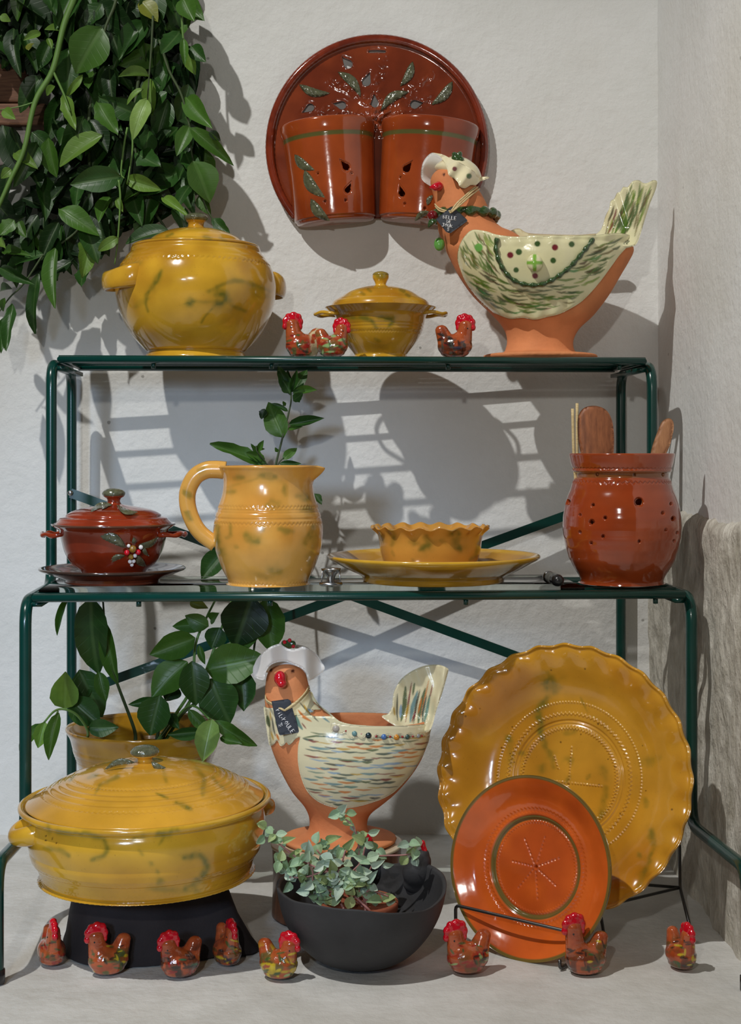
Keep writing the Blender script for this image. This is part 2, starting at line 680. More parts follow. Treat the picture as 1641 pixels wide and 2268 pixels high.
def leaf_mat(name, rough=0.42, transl=0.25, vein=0.16):
    """colour is the leaf object's own colour; a paler midrib and side veins from the leaf's own UV"""
    m, nt, b = new_mat(name)
    L = nt.links
    oi = N(nt, 'ShaderNodeObjectInfo')
    uv = N(nt, 'ShaderNodeUVMap')
    sp = N(nt, 'ShaderNodeSeparateXYZ')
    L.new(uv.outputs[0], sp.inputs[0])
    ab = N(nt, 'ShaderNodeMath', operation='ABSOLUTE')
    su = N(nt, 'ShaderNodeMath', operation='SUBTRACT')
    su.inputs[1].default_value = 0.5
    L.new(sp.outputs[0], su.inputs[0])
    L.new(su.outputs[0], ab.inputs[0])
    mid = N(nt, 'ShaderNodeMapRange')
    mid.inputs['From Min'].default_value = 0.012
    mid.inputs['From Max'].default_value = 0.035
    mid.inputs['To Min'].default_value = 1
    mid.inputs['To Max'].default_value = 0
    L.new(ab.outputs[0], mid.inputs['Value'])
    # side veins: sin((v - |u|*0.9)*k)
    mu = N(nt, 'ShaderNodeMath', operation='MULTIPLY_ADD')
    mu.inputs[1].default_value = -0.9
    L.new(ab.outputs[0], mu.inputs[0])
    L.new(sp.outputs[1], mu.inputs[2])
    mk = N(nt, 'ShaderNodeMath', operation='MULTIPLY')
    mk.inputs[1].default_value = 44.0
    L.new(mu.outputs[0], mk.inputs[0])
    sn = N(nt, 'ShaderNodeMath', operation='SINE')
    L.new(mk.outputs[0], sn.inputs[0])
    sv = N(nt, 'ShaderNodeMapRange')
    sv.inputs['From Min'].default_value = 0.93
    sv.inputs['From Max'].default_value = 1.0
    sv.inputs['To Max'].default_value = 0.35
    L.new(sn.outputs[0], sv.inputs['Value'])
    mxv = N(nt, 'ShaderNodeMath', operation='MAXIMUM')
    L.new(mid.outputs['Result'], mxv.inputs[0])
    L.new(sv.outputs['Result'], mxv.inputs[1])
    fac = N(nt, 'ShaderNodeMath', operation='MULTIPLY')
    fac.inputs[1].default_value = vein
    L.new(mxv.outputs[0], fac.inputs[0])
    nz = N(nt, 'ShaderNodeTexNoise')
    nz.inputs['Scale'].default_value = 5
    L.new(uv.outputs[0], nz.inputs['Vector'])
    mr = N(nt, 'ShaderNodeMapRange')
    mr.inputs['To Min'].default_value = 0.75
    mr.inputs['To Max'].default_value = 1.2
    L.new(nz.outputs['Fac'], mr.inputs['Value'])
    sc = N(nt, 'ShaderNodeVectorMath', operation='SCALE')
    L.new(oi.outputs['Color'], sc.inputs[0])
    L.new(mr.outputs['Result'], sc.inputs['Scale'])
    mx = N(nt, 'ShaderNodeMixRGB')
    mx.inputs[2].default_value = (0.22, 0.36, 0.12, 1)
    L.new(fac.outputs[0], mx.inputs[0])
    L.new(sc.outputs[0], mx.inputs[1])
    L.new(mx.outputs[0], b.inputs['Base Color'])
    b.inputs['Roughness'].default_value = rough
    bp = N(nt, 'ShaderNodeBump')
    bp.inputs['Strength'].default_value = 0.25
    bp.inputs['Distance'].default_value = 0.002
    bp.invert = True
    L.new(mxv.outputs[0], bp.inputs['Height'])
    L.new(bp.outputs[0], b.inputs['Normal'])
    tr = N(nt, 'ShaderNodeBsdfTranslucent')
    L.new(mx.outputs[0], tr.inputs['Color'])
    mix = N(nt, 'ShaderNodeMixShader')
    mix.inputs[0].default_value = transl
    L.new(b.outputs[0], mix.inputs[1])
    L.new(tr.outputs[0], mix.inputs[2])
    L.new(mix.outputs[0], nt.nodes['Material Output'].inputs['Surface'])
    return m


def pane_mat(name):
    m, nt, b = new_mat(name)
    nt.nodes.remove(b)
    t = N(nt, 'ShaderNodeBsdfTransparent')
    t.inputs[0].default_value = (0.93, 0.97, 0.95, 1)
    g = N(nt, 'ShaderNodeBsdfGlossy')
    g.inputs['Roughness'].default_value = 0.02
    f = N(nt, 'ShaderNodeFresnel')
    f.inputs['IOR'].default_value = 1.5
    mx = N(nt, 'ShaderNodeMixShader')
    nt.links.new(f.outputs[0], mx.inputs[0])
    nt.links.new(t.outputs[0], mx.inputs[1])
    nt.links.new(g.outputs[0], mx.inputs[2])
    nt.links.new(mx.outputs[0], nt.nodes['Material Output'].inputs['Surface'])
    return m


def wood(name, c1, c2, rough=0.5, scale=(4, 4, 40)):
    m, nt, b = new_mat(name)
    tc = N(nt, 'ShaderNodeTexCoord')
    mp = N(nt, 'ShaderNodeMapping')
    mp.inputs['Scale'].default_value = scale
    nt.links.new(tc.outputs['Object'], mp.inputs[0])
    nz = N(nt, 'ShaderNodeTexNoise')
    nz.inputs['Scale'].default_value = 6
    nz.inputs['Detail'].default_value = 6
    nt.links.new(mp.outputs[0], nz.inputs['Vector'])
    cr = N(nt, 'ShaderNodeValToRGB')
    cr.color_ramp.elements[0].position = 0.3
    cr.color_ramp.elements[1].position = 0.7
    cr.color_ramp.elements[0].color = (*c1, 1)
    cr.color_ramp.elements[1].color = (*c2, 1)
    nt.links.new(nz.outputs['Fac'], cr.inputs[0])
    nt.links.new(cr.outputs[0], b.inputs['Base Color'])
    b.inputs['Roughness'].default_value = rough
    return m


M_WALL = plaster('white_plaster', (0.71, 0.715, 0.69), (0.78, 0.785, 0.77), 5, 0.55, stain=((0.62, 0.56, 0.45), 2.2, 0.35), speck=0.55)
M_PLINTH = plaster('rough_render', (0.42, 0.39, 0.32), (0.72, 0.69, 0.61), 26, 0.9, streak=True, dist=0.008)
M_FLOOR = plaster('concrete', (0.56, 0.55, 0.515), (0.72, 0.715, 0.69), 9, 0.45, stain=((0.46, 0.42, 0.35), 3.0, 0.4), dist=0.005, speck=0.25)
M_GREEN = metal('green_enamel', tuple(lin((4, 56, 49))), 0.25, 0.0, 0.15)
M_STEEL = metal('bright_steel', (0.5, 0.5, 0.5), 0.25, 1.0)
M_WIRE = metal('dark_wire', (0.12, 0.12, 0.12), 0.35, 0.9)
M_OCHRE = ceramic('ochre_glaze', rough=0.16, coat=0.7, vary=0.16, vscale=18, speck=0.25)
M_JUG = ceramic('honey_glaze', rough=0.18, coat=0.55, vary=0.13, vscale=22, speck=0.12)
M_RED = ceramic('red_brown_glaze', rough=0.12, coat=0.8, vary=0.2, vscale=30, bump=0.04)
M_ORANGE = ceramic('orange_clear_glaze', rough=0.12, coat=0.8, vary=0.14, vscale=26, bump=0.05)
M_CLAY = ceramic('bare_terracotta', rough=0.75, coat=0.0, vary=0.12, vscale=30, bump=0.12, bscale=220, spec=0.25)
M_SLIP = ceramic('painted_cream_glaze', rough=0.2, coat=0.5, vary=0.05, vscale=30, bump=0.08, bscale=90)
M_ROOST = ceramic('speckled_glaze', rough=0.16, coat=0.8, vary=0.18, vscale=90, bump=0.12, bscale=260)
M_CRED = ceramic('scarlet_glaze', color=tuple(lin((200, 10, 34))), rough=0.16, coat=0.8, vary=0.15, vscale=120, bump=0.1, bscale=240)
M_HAT = ceramic('white_biscuit', color=(0.80, 0.77, 0.73), rough=0.45, coat=0.1, vary=0.04, bump=0.03)
M_DGREEN = ceramic('dark_green_glaze', color=tuple(lin((52, 80, 40))), rough=0.15, coat=0.8, vary=0.35, vscale=160, bump=0.2, bscale=260)
M_OLIVE = ceramic('olive_glaze', color=tuple(lin((92, 94, 70))), rough=0.16, coat=0.8, vary=0.35, vscale=150, bump=0.25, bscale=300)
M_BLACKCLAY = ceramic('charcoal_clay', color=tuple(lin((60, 60, 62))), rough=0.6, coat=0.0, vary=0.2, vscale=20, bump=0.1, bscale=150, spec=0.3)
M_CLOTH = ceramic('black_cloth', color=tuple(lin((48, 44, 46))), rough=0.8, coat=0.0, vary=0.25, vscale=15, bump=0.15, bscale=500, spec=0.2)
M_SLATE = ceramic('slate', color=tuple(lin((66, 70, 78))), rough=0.7, coat=0.0, vary=0.1, bump=0.05, spec=0.3)
M_CHALK = ceramic('white_ink', color=(0.75, 0.75, 0.76), rough=0.6, coat=0.0, vary=0.05, bump=0.0)
M_RAFFIA = wood('raffia', tuple(lin((190, 165, 115))), tuple(lin((228, 208, 160))), 0.6, (20, 20, 200))
M_LEAF = leaf_mat('leaf_skin')
M_SUCC = leaf_mat('succulent_skin', rough=0.5, transl=0.08, vein=0.0)
M_STEM = metal('green_stem', tuple(lin((92, 128, 58))), 0.5)
M_STEMD = metal('dark_stem', tuple(lin((58, 74, 40))), 0.55)
M_STEMP = metal('pink_stem', tuple(lin((170, 120, 115))), 0.5)
M_PANE = pane_mat('clear_pane')
M_WOOD = wood('worn_wood', tuple(lin((112, 62, 34))), tuple(lin((164, 100, 60))), 0.5, (30, 30, 6))
M_WOODB = wood('beam_wood', tuple(lin((86, 56, 40))), tuple(lin((130, 92, 68))), 0.7, (6, 30, 60))
M_STONE = plaster('grey_stone', (0.16, 0.14, 0.13), (0.27, 0.24, 0.22), 12, 0.6)
M_BLACK = metal('black_plastic', (0.012, 0.012, 0.013), 0.3, 0.0, 0.3)
M_PED = wood('brown_glazed_wood', tuple(lin((70, 42, 30))), tuple(lin((122, 76, 52))), 0.25, (12, 12, 2))
M_CREAM = ceramic('cream_rim', color=tuple(lin((214, 200, 172))), rough=0.4, coat=0.2, vary=0.06)
M_SOIL = ceramic('dark_soil', color=tuple(lin((58, 44, 34))), rough=0.95, coat=0.0, vary=0.4, vscale=120, bump=0.6, bscale=180)

# ================================================================ the setting
WALL_Y, WALL_X = 2.49, 0.48


def plane_grid(o, u, v, nu, nv, disp=None):
    a, b = np.meshgrid(np.linspace(0, 1, nu), np.linspace(0, 1, nv), indexing='ij')
    P = np.asarray(o) + a.reshape(-1, 1) * np.asarray(u) + b.reshape(-1, 1) * np.asarray(v)
    if disp is not None:
        P = disp(P)
    return P, gridq(nu, nv), None


def wav_wall(P):
    P = P.copy()
    P[:, 1] += (vnoise(P, 3.0, 1) - 0.5) * 0.006 + (vnoise(P, 9.0, 2) - 0.5) * 0.0025
    return P


def wav_right(P):
    P = P.copy()
    P[:, 0] += (vnoise(P, 3.0, 7) - 0.5) * 0.006 + (vnoise(P, 9.0, 8) - 0.5) * 0.003
    return P


def wav_floor(P):
    P = P.copy()
    P[:, 2] += -0.0022 + (vnoise(P, 4.0, 4) - 0.5) * 0.002 + (vnoise(P, 14.0, 5) - 0.5) * 0.0012
    return P


props(part('wall_back', plane_grid((-2.6, WALL_Y, -0.02), (4.4, 0, 0), (0, 0, 2.9), 330, 240, wav_wall), M_WALL, None),
      'white plastered back wall', kind='structure')
props(part('wall_right', join(plane_grid((WALL_X, 1.64, -0.02), (0, 0.88, 0), (0, 0, 2.9), 90, 200, wav_right), plane_grid((WALL_X, 1.64, -0.02), (1.3, 0, 0), (0, 0, 2.9), 60, 200, wav_right)), M_WALL, None),
      'white plastered side wall at the right', kind='structure')
props(part('floor', plane_grid((-2.6, -1.2, 0), (4.4, 0, 0), (0, 3.8, 0), 210, 180, wav_floor), M_FLOOR, None),
      'pale concrete floor', kind='structure')


def plinth():
    ny, nz = 220, 110
    y = np.linspace(1.645, 2.50, ny)
    t = np.linspace(0, 1, nz)
    YY, TT = np.meshgrid(y, t, indexing='ij')
    P2 = np.stack([YY.ravel(), TT.ravel() * 0.55], 1)
    ztop = 0.549 + (vnoise(P2[:, :1].repeat(2, 1), 9, 3) - 0.5) * 0.014 + (vnoise(P2[:, :1].repeat(2, 1), 40, 4) - 0.5) * 0.008
    z = -0.01 + TT.ravel() * (ztop + 0.01)
    out = 0.013 + 0.004 * (1 - TT.ravel()) + (vnoise(np.stack([P2[:, 0], z], 1), 12, 9) - 0.5) * 0.007 \
        + (vnoise(np.stack([P2[:, 0], z * 0.8], 1), 60, 10) - 0.5) * 0.0028 + (vnoise(np.stack([P2[:, 0], z], 1), 28, 12) - 0.5) * 0.004
    e = np.clip((TT.ravel() - 0.965) / 0.035, 0, 1)
    out = out * np.sqrt(np.clip(1 - e ** 2, 0, 1)) - 0.004 * e
    e2 = np.clip(1 - (YY.ravel() - 1.645) / 0.02, 0, 1)
    out = out * np.sqrt(np.clip(1 - e2 ** 2, 0, 1)) - 0.006 * e2
    return np.stack([WALL_X - out, YY.ravel(), z], 1), gridq(ny, nz), None


props(part('trim_1', plinth(), M_PLINTH, None), 'rough bare render along the foot of the right wall', kind='structure')

# timber and stone of a niche behind the hanging plant
tn = bpy.data.objects.new('trim_2', None)
COL.objects.link(tn)
props(tn, 'old wooden and stone niche frame behind the hanging plant', kind='structure')
tn.location = W(0, 200, 2.46)


def niche_block(nm, x0, x1, y0, y1, d, th, mat):
    a, b = W(x0, y0, d), W(x1, y1, d)
    c = (a + b) / 2 - tn.location
    V, Q, T = box((c.x, c.y + th / 2, c.z), (abs(b.x - a.x), th, abs(a.z - b.z)))
    o = part(nm, (V, Q, T), mat, tn)
    m = o.modifiers.new('bev', 'BEVEL')
    m.width = 0.004
    m.segments = 2
    for p in o.data.polygons:
        p.use_smooth = False


niche_block('upper_board', -260, 66, -60, 226, 2.455, 0.03, M_WOODB)
niche_block('wooden_sill', -260, 102, 228, 277, 2.44, 0.045, M_WOODB)
niche_block('stone_sill', -260, 60, 279, 366, 2.45, 0.035, M_STONE)

# ================================================================ green metal tiered stand
SHELF_T, SHELF_M = 0.7805, 0.4535
YAW = 0.057
stand = thing('plant_stand', 'dark green tubular metal tiered plant stand against the white wall', 'plant stand', (-0.035, 2.44, 0), (0, 0, YAW))


def fillet(P, r, n=6):
    P = [np.asarray(p, dtype=float) for p in P]
    out = [P[0]]
    for i in range(1, len(P) - 1):
        a, b, c = P[i - 1], P[i], P[i + 1]
        u, v = (a - b), (c - b)
        lu, lv = np.linalg.norm(u), np.linalg.norm(v)
        k = min(r, lu * 0.49, lv * 0.49)
        p0, p1 = b + u / lu * k, b + v / lv * k
        for t in np.linspace(0, 1, n):
            out.append((1 - t) ** 2 * p0 + 2 * t * (1 - t) * b + t ** 2 * p1)
    out.append(P[-1])
    return np.array(out)


YF = [0.0, -0.21, -0.43, -0.625]
for sx in (-0.45, 0.45):
    path = fillet([(sx, YF[0], 0.0), (sx, YF[0], 0.768), (sx, YF[1], 0.768), (sx, YF[1], 0.438), (sx, YF[2], 0.438),
                   (sx, YF[2], 0.128), (sx * (1.0 if sx < 0 else 0.985), YF[3] if sx < 0 else -0.70, 0.142), (sx * (1.0 if sx < 0 else 0.985), YF[3] if sx < 0 else -0.70, 0.0)], 0.034, 7)
    part('side_frame', tube(resample(path, 0.008), 0.0080, 14), M_GREEN, stand)
    for y0 in (0.0, -0.625):
        fx, fy = (sx, y0) if (sx < 0 or y0 == 0) else (sx * 0.985, -0.70)
        part('foot_cap', tube([(fx, fy, 0), (fx, fy, 0.016)], 0.0096, 12), M_BLACK, stand)
    # cross strap joining the tubes under each shelf end
    for z, ya, yb in ((0.762, -0.012, -0.20), (0.433, -0.22, -0.42)):
        k = math.copysign(0.013, -sx)
        part('end_strap', box((sx + k, (ya + yb) / 2, z), (0.014, abs(ya - yb), 0.006)), M_GREEN, stand)


def bar(nm, y, z, r, x0=-0.438, x1=0.438):
    part(nm, tube([(x0, y, z), ((x0 + x1) / 2, y, z), (x1, y, z)], r, 10, flat=(1.25, 1.0), up=(0, 0, 1)), M_GREEN, stand)


for z, ya, yb in ((0.7745, -0.004, -0.214), (0.4435, -0.218, -0.436)):
    bar('back_rail', ya, z, 0.006)
    bar('front_rail', yb, z, 0.006)
    for k in range(1, 5):
        bar('slat', ya + (yb - ya) * k / 5, z + 0.0028, 0.0030)
    for sx in (-0.437, 0.437):
        part('end_rail', tube([(sx, ya, z), (sx, yb, z)], 0.0042, 10), M_GREEN, stand)
    for sx in (-0.30, -0.125, 0.14, 0.40):
        part('rail_pin', tube([(sx, yb + 0.006, z - 0.004), (sx, yb + 0.006, z - 0.013)], 0.0035, 8), M_GREEN, stand)


def brace(xa, za, xb, zb, y):
    L = math.hypot(xb - xa, zb - za)
    a = math.atan2(zb - za, xb - xa)
    V, Q, T = box(((xa + xb) / 2, y, (za + zb) / 2), (L, 0.003, 0.0150), rotm('Y', -a))
    o = part('cross_brace', (V, Q, T), M_GREEN, stand)
    for p in o.data.polygons:
        p.use_smooth = False
    for x, z in ((xa, za), (xb, zb)):
        part('bolt', ellipsoid((x, y - 0.003, z), (0.0045, 0.003, 0.0045), 10, 8), M_STEEL, stand)


brace(-0.45, 0.571, 0.45, 0.237, -0.0105)
brace(-0.45, 0.245, 0.45, 0.567, -0.0140)

gp = box((-0.065, -0.327, 0.4515), (0.735, 0.205, 0.0036))
solo('glass_shelf', gp, M_PANE, 'clear glass pane lying on the middle shelf of the green stand', 'glass pane', (-0.035, 2.44, 0), None, (0, 0, YAW))

# ================================================================ thrown pottery
C_OCHRE = np.array([0.67, 0.375, 0.028])
C_OCHRE2 = np.array([0.48, 0.235, 0.015])
C_HONEY = np.array([0.72, 0.37, 0.075])
C_GREENB = lin((100, 102, 30))
C_REDB = lin((138, 48, 22))
C_ORNG = lin((162, 70, 30))


def pot(F, prof, segs=200, step=3.0, mod=None, dense=True):
    P = [None if p is None else (p[0] * F.s, F.Z(p[1])) for p in prof]
    V, Q, T = lathe(P, segs, step * F.s, mod, dense)
    return V, Q, T, F.px(V)


def zig(F, R, Z, TH, y, amp=1.6, n=90, depth=0.0011, width=1.3):
    ph = np.abs(((TH * n / (2 * PI)) % 1) - 0.5) * 4 - 1
    return R - depth * np.exp(-((Z - F.Z(y) - ph * amp * F.s) / (width * F.s)) ** 2)


def groove(F, R, Z, y, depth=0.0012, width=1.6):
    return R - depth * np.exp(-((Z - F.Z(y)) / (width * F.s)) ** 2)


def mottled(V, c1, c2, scale=14, seed=1):
    w = smoothstep(0.35, 0.75, vnoise(V, scale, seed) * 0.6 + vnoise(V, scale * 3, seed + 1) * 0.4)[:, None]
    return c1 * (1 - w) + c2 * w


def ear(r0, z, az, span, out, h, th, drop=0.0, sink=0.012, n=20):
    t = np.linspace(0, 1, n)
    a = az + (t * 2 - 1) * span
    rho = r0 - sink + (out + sink) * np.sin(t * PI) ** 0.6
    P = np.stack([rho * np.cos(a), rho * np.sin(a), z - drop * np.sin(t * PI)], 1)
    hh = 1.0 + 0.12 * np.cos(t * 2 * PI)
    V, Q, T = tube(P, hh, 14, flat=(th / 2, h / 2), up=(0, 0, 1))
    return V, Q, T


def leaf_relief(F, x0, y0, x1, y1, w, depth, thick=0.004, bend=0.15):
    """a small modelled leaf lying on a front surface; pixels"""
    a, b = np.array([x0, y0], float), np.array([x1, y1], float)
    d = b - a
    nrm = np.array([-d[1], d[0]]) / (np.linalg.norm(d) + 1e-9)
    t = np.linspace(0, 1, 9)
    c = a + np.outer(t, d) + np.outer(np.sin(t * PI) * bend * np.linalg.norm(d), nrm)
    wd = w / 2 * np.sin(t * PI) ** 0.75 * (1.15 - 0.4 * t)
    up, lo = c + nrm * wd[:, None], c - nrm * wd[:, None]
    poly = np.concatenate([up, lo[-2:0:-1]])
    V, Q, T, PX = sheet(F, poly, depth, thick, cell=3.0, curve=False, roundness=w * 0.45)
    # raised midrib and side veins
    n = len(V) // 2
    dist = poly_dist(PX[:n], c, closed=False)
    along = ((PX[:n] - a) @ d) / (d @ d)
    V[:n, 1] += 0.0007 * np.exp(-(dist / 1.2) ** 2) + 0.0005 * np.sin((along - dist / np.linalg.norm(d) * 1.4) * 40)
    return V, Q, T


def front_of(F, prof):
    """depth function of the front of a pot: local y of its surface at px,py"""
    ys = np.array([p[1] for p in prof], float)
    rs = np.array([p[0] for p in prof], float)
    o = np.argsort(ys)
    ys, rs = ys[o], rs[o]

    def f(px, py):
        r = np.interp(py, ys, rs) * F.s
        x = (np.asarray(px) - F.cx) * F.s
        return -np.sqrt(np.clip(r * r - x * x, 0, None))
    return f


# ---- round yellow tureen, top shelf
F = Frame(434, 2.335, SHELF_T)
t = thing('soup_tureen', 'large round yellow tureen with knobbed lid and green smears, top shelf', 'tureen', F.loc)
prof = [(0, F.by), None, (106, F.by), (107, 785), (101, 780), None, (112, 774), (143, 738), (166, 692), (176, 645), (174, 618), (165, 592), (151, 571), (143, 562), None,
        (141, 552), None, (131, 552), None, (131, 562), (150, 592), (160, 640), (130, 740), (90, 775), (0, 778)]


def md(TH, R, Z, tt):
    R = zig(F, R, Z, TH, 590, 2.2, 84, 0.0016, 1.3)
    R = groove(F, R, Z, 577, 0.0008)
    return R + 0.0012 * np.sin(TH * 2 + 1) * (R > 0.05), Z


V, Q, T, PX = pot(F, prof, 300, 2.6, md)
fr = smoothstep(0.05, -0.02, V[:, 1])
p = Paint(PX, mottled(V, C_OCHRE, C_OCHRE2, 12), fr)
g = C_GREENB
for pts, w, al in (([(357, 600), (340, 632), (325, 652)], 11, .75), ([(330, 650), (322, 668), (328, 690)], 7, .5), ([(420, 668), (421, 672)], 21, .8),
                   ([(430, 668), (470, 668)], 9, .35), ([(483, 650), (497, 652), (500, 664), (488, 672), (478, 676)], 20, .8),
                   ([(460, 645), (520, 622), (570, 634), (598, 646)], 10, .5), ([(470, 684), (455, 700), (446, 715)], 5, .5), ([(510, 676), (545, 690)], 8, .45),
                   ([(290, 590), (310, 582)], 12, .3), ([(300, 680), (330, 660)], 14, .3), ([(560, 640), (590, 660)], 22, .3)):
    p.smear(pts, w, g, al)
part('body', build('body', V, Q, T, p.C), M_OCHRE, t)
prof = [(138, 553), None, (141, 548), (136, 544), None, (112, 542), (92, 526), (62, 513), (30, 507), (20, 506), None, (17, 499), (19, 493), (23, 488), (20, 482), (10, 478), (0, 477)]
V, Q, T, PX = pot(F, prof, 160, 2.2)
V[:, 2] += 0
lid_c = mottled(V, C_OCHRE, C_OCHRE2, 14, 5)
p = Paint(PX, lid_c)
for pts, w, al in (([(370, 523), (383, 517)], 7, .6), ([(452, 524), (466, 528)], 9, .6), ([(487, 527), (500, 533)], 7, .4), ([(357, 538), (368, 537)], 5, .6)):
    p.smear(pts, w, g, al)
lid = part('lid', build('lid', V, Q, T, p.C), M_OCHRE, t)
kn = part('knob', ellipsoid((0, 0, F.Z(483)), (27 * F.s, 27 * F.s, 11.5 * F.s), 28, 14), M_OLIVE, lid, 'dark green textured knob')
dl = front_of(F, [(95, 528), (62, 513), (25, 506)])
part('leaf_relief', leaf_relief(F, 450, 508, 410, 521, 11, lambda x, y: dl(x, y) - 0.004), M_OLIVE, lid)
part('leaf_relief', leaf_relief(F, 450, 508, 500, 517, 8, lambda x, y: dl(x, y) - 0.004), M_OLIVE, lid)
for az in (PI + 0.50, 0.50):
    V, Q, T = ear(171 * F.s, F.Z(622), az, 0.42, 36 * F.s, 45 * F.s, 14 * F.s, 0.008)
    part('handle', build('handle', V, Q, T, mottled(V, C_OCHRE, C_OCHRE2, 16, 3)), M_OCHRE, t)

# ---- small lidded yellow bowl
F = Frame(843, 2.325, SHELF_T)
t = thing('lidded_bowl', 'small yellow lidded bowl with flared rim and thin side handles, top shelf', 'bowl', F.loc)
prof = [(0, F.by), None, (57, F.by), (58, 786), None, (62, 780), (80, 757), (94, 730), (99, 706), (103, 697), None, (124, 682), None, (118, 681), None, (96, 697), (90, 730), (70, 760), (0, 776)]


def md(TH, R, Z, tt):
    R = zig(F, R, Z, TH, 739, 1.5, 84, 0.0011, 1.0)
    R = groove(F, R, Z, 722, 0.001)
    return groove(F, R, Z, 728, 0.001), Z


V, Q, T, PX = pot(F, prof, 240, 2.2, md)
p = Paint(PX, mottled(V, C_OCHRE * 0.95, C_OCHRE2 * 0.9, 16, 8), smoothstep(0.04, -0.02, V[:, 1]))
for pts, w, al in (([(770, 706), (800, 704), (822, 710), (834, 726)], 11, .75), ([(840, 704), (870, 708), (862, 722)], 13, .75), ([(770, 736), (786, 752)], 8, .4), ([(830, 750), (842, 756)], 6, .4)):
    p.smear(pts, w, g, al)
part('body', build('body', V, Q, T, p.C), M_OCHRE, t)
prof = [(112, 682), None, (110, 679), (104, 668), (88, 658), (66, 645), (36, 636), (14, 634), None, (12, 630), (14, 624), (18, 616), (17, 607), (9, 602), (0, 601)]
V, Q, T, PX = pot(F, prof, 120, 2.0)
p = Paint(PX, mottled(V, C_OCHRE, C_OCHRE2, 16, 9))
for x, y, w in ((888, 641, 9), (900, 652, 7), (893, 673, 5), (800, 648, 7), (815, 641, 6)):
    p.stroke([(x, y), (x + 6, y + 4)], w, g, 2.5, 0, .6)
p.dot(843, 604, 15, g, 5, .7)
lid = part('lid', build('lid', V, Q, T, p.C), M_OCHRE, t)
part('knob', ellipsoid((0, 0, F.Z(609)), (18.5 * F.s, 18.5 * F.s, 8 * F.s), 20, 10), ceramic('green_ochre', color=tuple(lin((138, 118, 48))), vary=0.4, vscale=160, bump=0.1, bscale=220), lid)
for az in (PI, 0.0):
    tt = np.linspace(0, 1, 24)
    a = az + (tt * 2 - 1) * 0.42
    rho = (101 + 44 * np.sin(tt * PI) ** 0.7) * F.s
    P = np.stack([rho * np.cos(a), rho * np.sin(a), np.full(24, F.Z(696)) + 0.0012 * np.sin(tt * 18)], 1)
    V, Q, T = tube(P, 4.2 * F.s, 10)
    part('handle', build('handle', V, Q, T, np.tile(C_OCHRE * 0.9, (len(V), 1))), M_OCHRE, t)

# ---- red-brown lidded bowl on its saucer, middle shelf
FS = Frame(249, 2.105, SHELF_M)
prof = [(0, FS.by - 4), None, (96, FS.by - 1), None, (97, FS.by), None, (104, FS.by), None, (106, FS.by - 6), (130, FS.by - 16), (156, FS.by - 26), (161, FS.by - 29), (160, FS.by - 33), (154, FS.by - 32), (125, FS.by - 22), (90, FS.by - 13), (0, FS.by - 12)]
V, Q, T, PX = pot(FS, prof, 160, 2.5)
rr = np.hypot(V[:, 0], V[:, 1]) / FS.s
c = mottled(V, lin((112, 50, 30)), lin((90, 38, 24)), 20, 4)
w = smoothstep(150, 156, rr)[:, None]
c = c * (1 - w) + lin((62, 44, 36)) * w
solo('saucer', build('saucer', V, Q, T, c), M_RED, 'dark red-brown saucer under the lidded red bowl', 'saucer', FS.loc)

F = Frame(252, 2.105, SHELF_M + 12.5 * FS.s)
t = thing('lidded_bowl', 'small red-brown lidded bowl with leaf and berry relief, on a saucer', 'bowl', F.loc)
body_prof = [(67, F.by), (66, 1275), (75, 1262), (93, 1246), (106, 1224), (113, 1200), (117, 1182), (121, 1172)]
prof = [(0, F.by), None] + body_prof + [None, (135, 1163), (136, 1159), (130, 1159), None, (112, 1172), (104, 1200), (85, 1240), (0, 1262)]
V, Q, T, PX = pot(F, prof, 200, 2.4)
c = mottled(V, C_REDB, C_REDB * 0.75, 14, 6)
rr = np.hypot(V[:, 0], V[:, 1]) / F.s
w = smoothstep(129, 134, rr)[:, None]
c = c * (1 - w) + lin((96, 58, 42)) * w
part('body', build('body', V, Q, T, c), M_RED, t)
prof = [(128, 1161), None, (126, 1157), (119, 1150), None, (117, 1147), (104, 1143), None, (103, 1139), (86, 1130), (60, 1124), (30, 1119), (17, 1116), None, (14, 1110), (16, 1104), (23, 1099), (20, 1094), (10, 1088), (0, 1087)]
V, Q, T, PX = pot(F, prof, 140, 2.0)
lid = part('lid', build('lid', V, Q, T, mottled(V, C_REDB * 1.15, C_REDB * 0.9, 16, 7)), M_RED, t)
part('knob', ellipsoid((0, 0, F.Z(1093)), (26 * F.s, 26 * F.s, 12 * F.s), 20, 12), M_OLIVE, lid, 'dark textured knob')
dl = front_of(F, [(117, 1147), (86, 1130), (60, 1124), (20, 1117)])
for a in ((250, 1118, 198, 1136, 13), (258, 1118, 306, 1134, 13), (240, 1120, 225, 1128, 8)):
    part('leaf_relief', leaf_relief(F, *a, lambda x, y: dl(x, y) - 0.003), M_OLIVE, lid)
db = front_of(F, body_prof)
dbo = lambda x, y: db(x, y) - 0.0035
for a in ((279, 1213, 205, 1190, 24), (305, 1208, 352, 1188, 15), (277, 1230, 238, 1255, 15), (304, 1230, 324, 1254, 18), (294, 1204, 296, 1189, 10), (318, 1208, 330, 1232, 10)):
    part('leaf_relief', leaf_relief(F, *a, dbo, 0.005), M_OLIVE, t)


def bead(F, x, y, r, f, mat, parent, nm='bead', ry=0.7):
    d = float(f(np.array([x]), np.array([y]))[0])
    part(nm, ellipsoid(F.P(x, y, d - 0.2 * r * F.s), (r * F.s, r * F.s * ry, r * F.s), 12, 8), mat, parent)


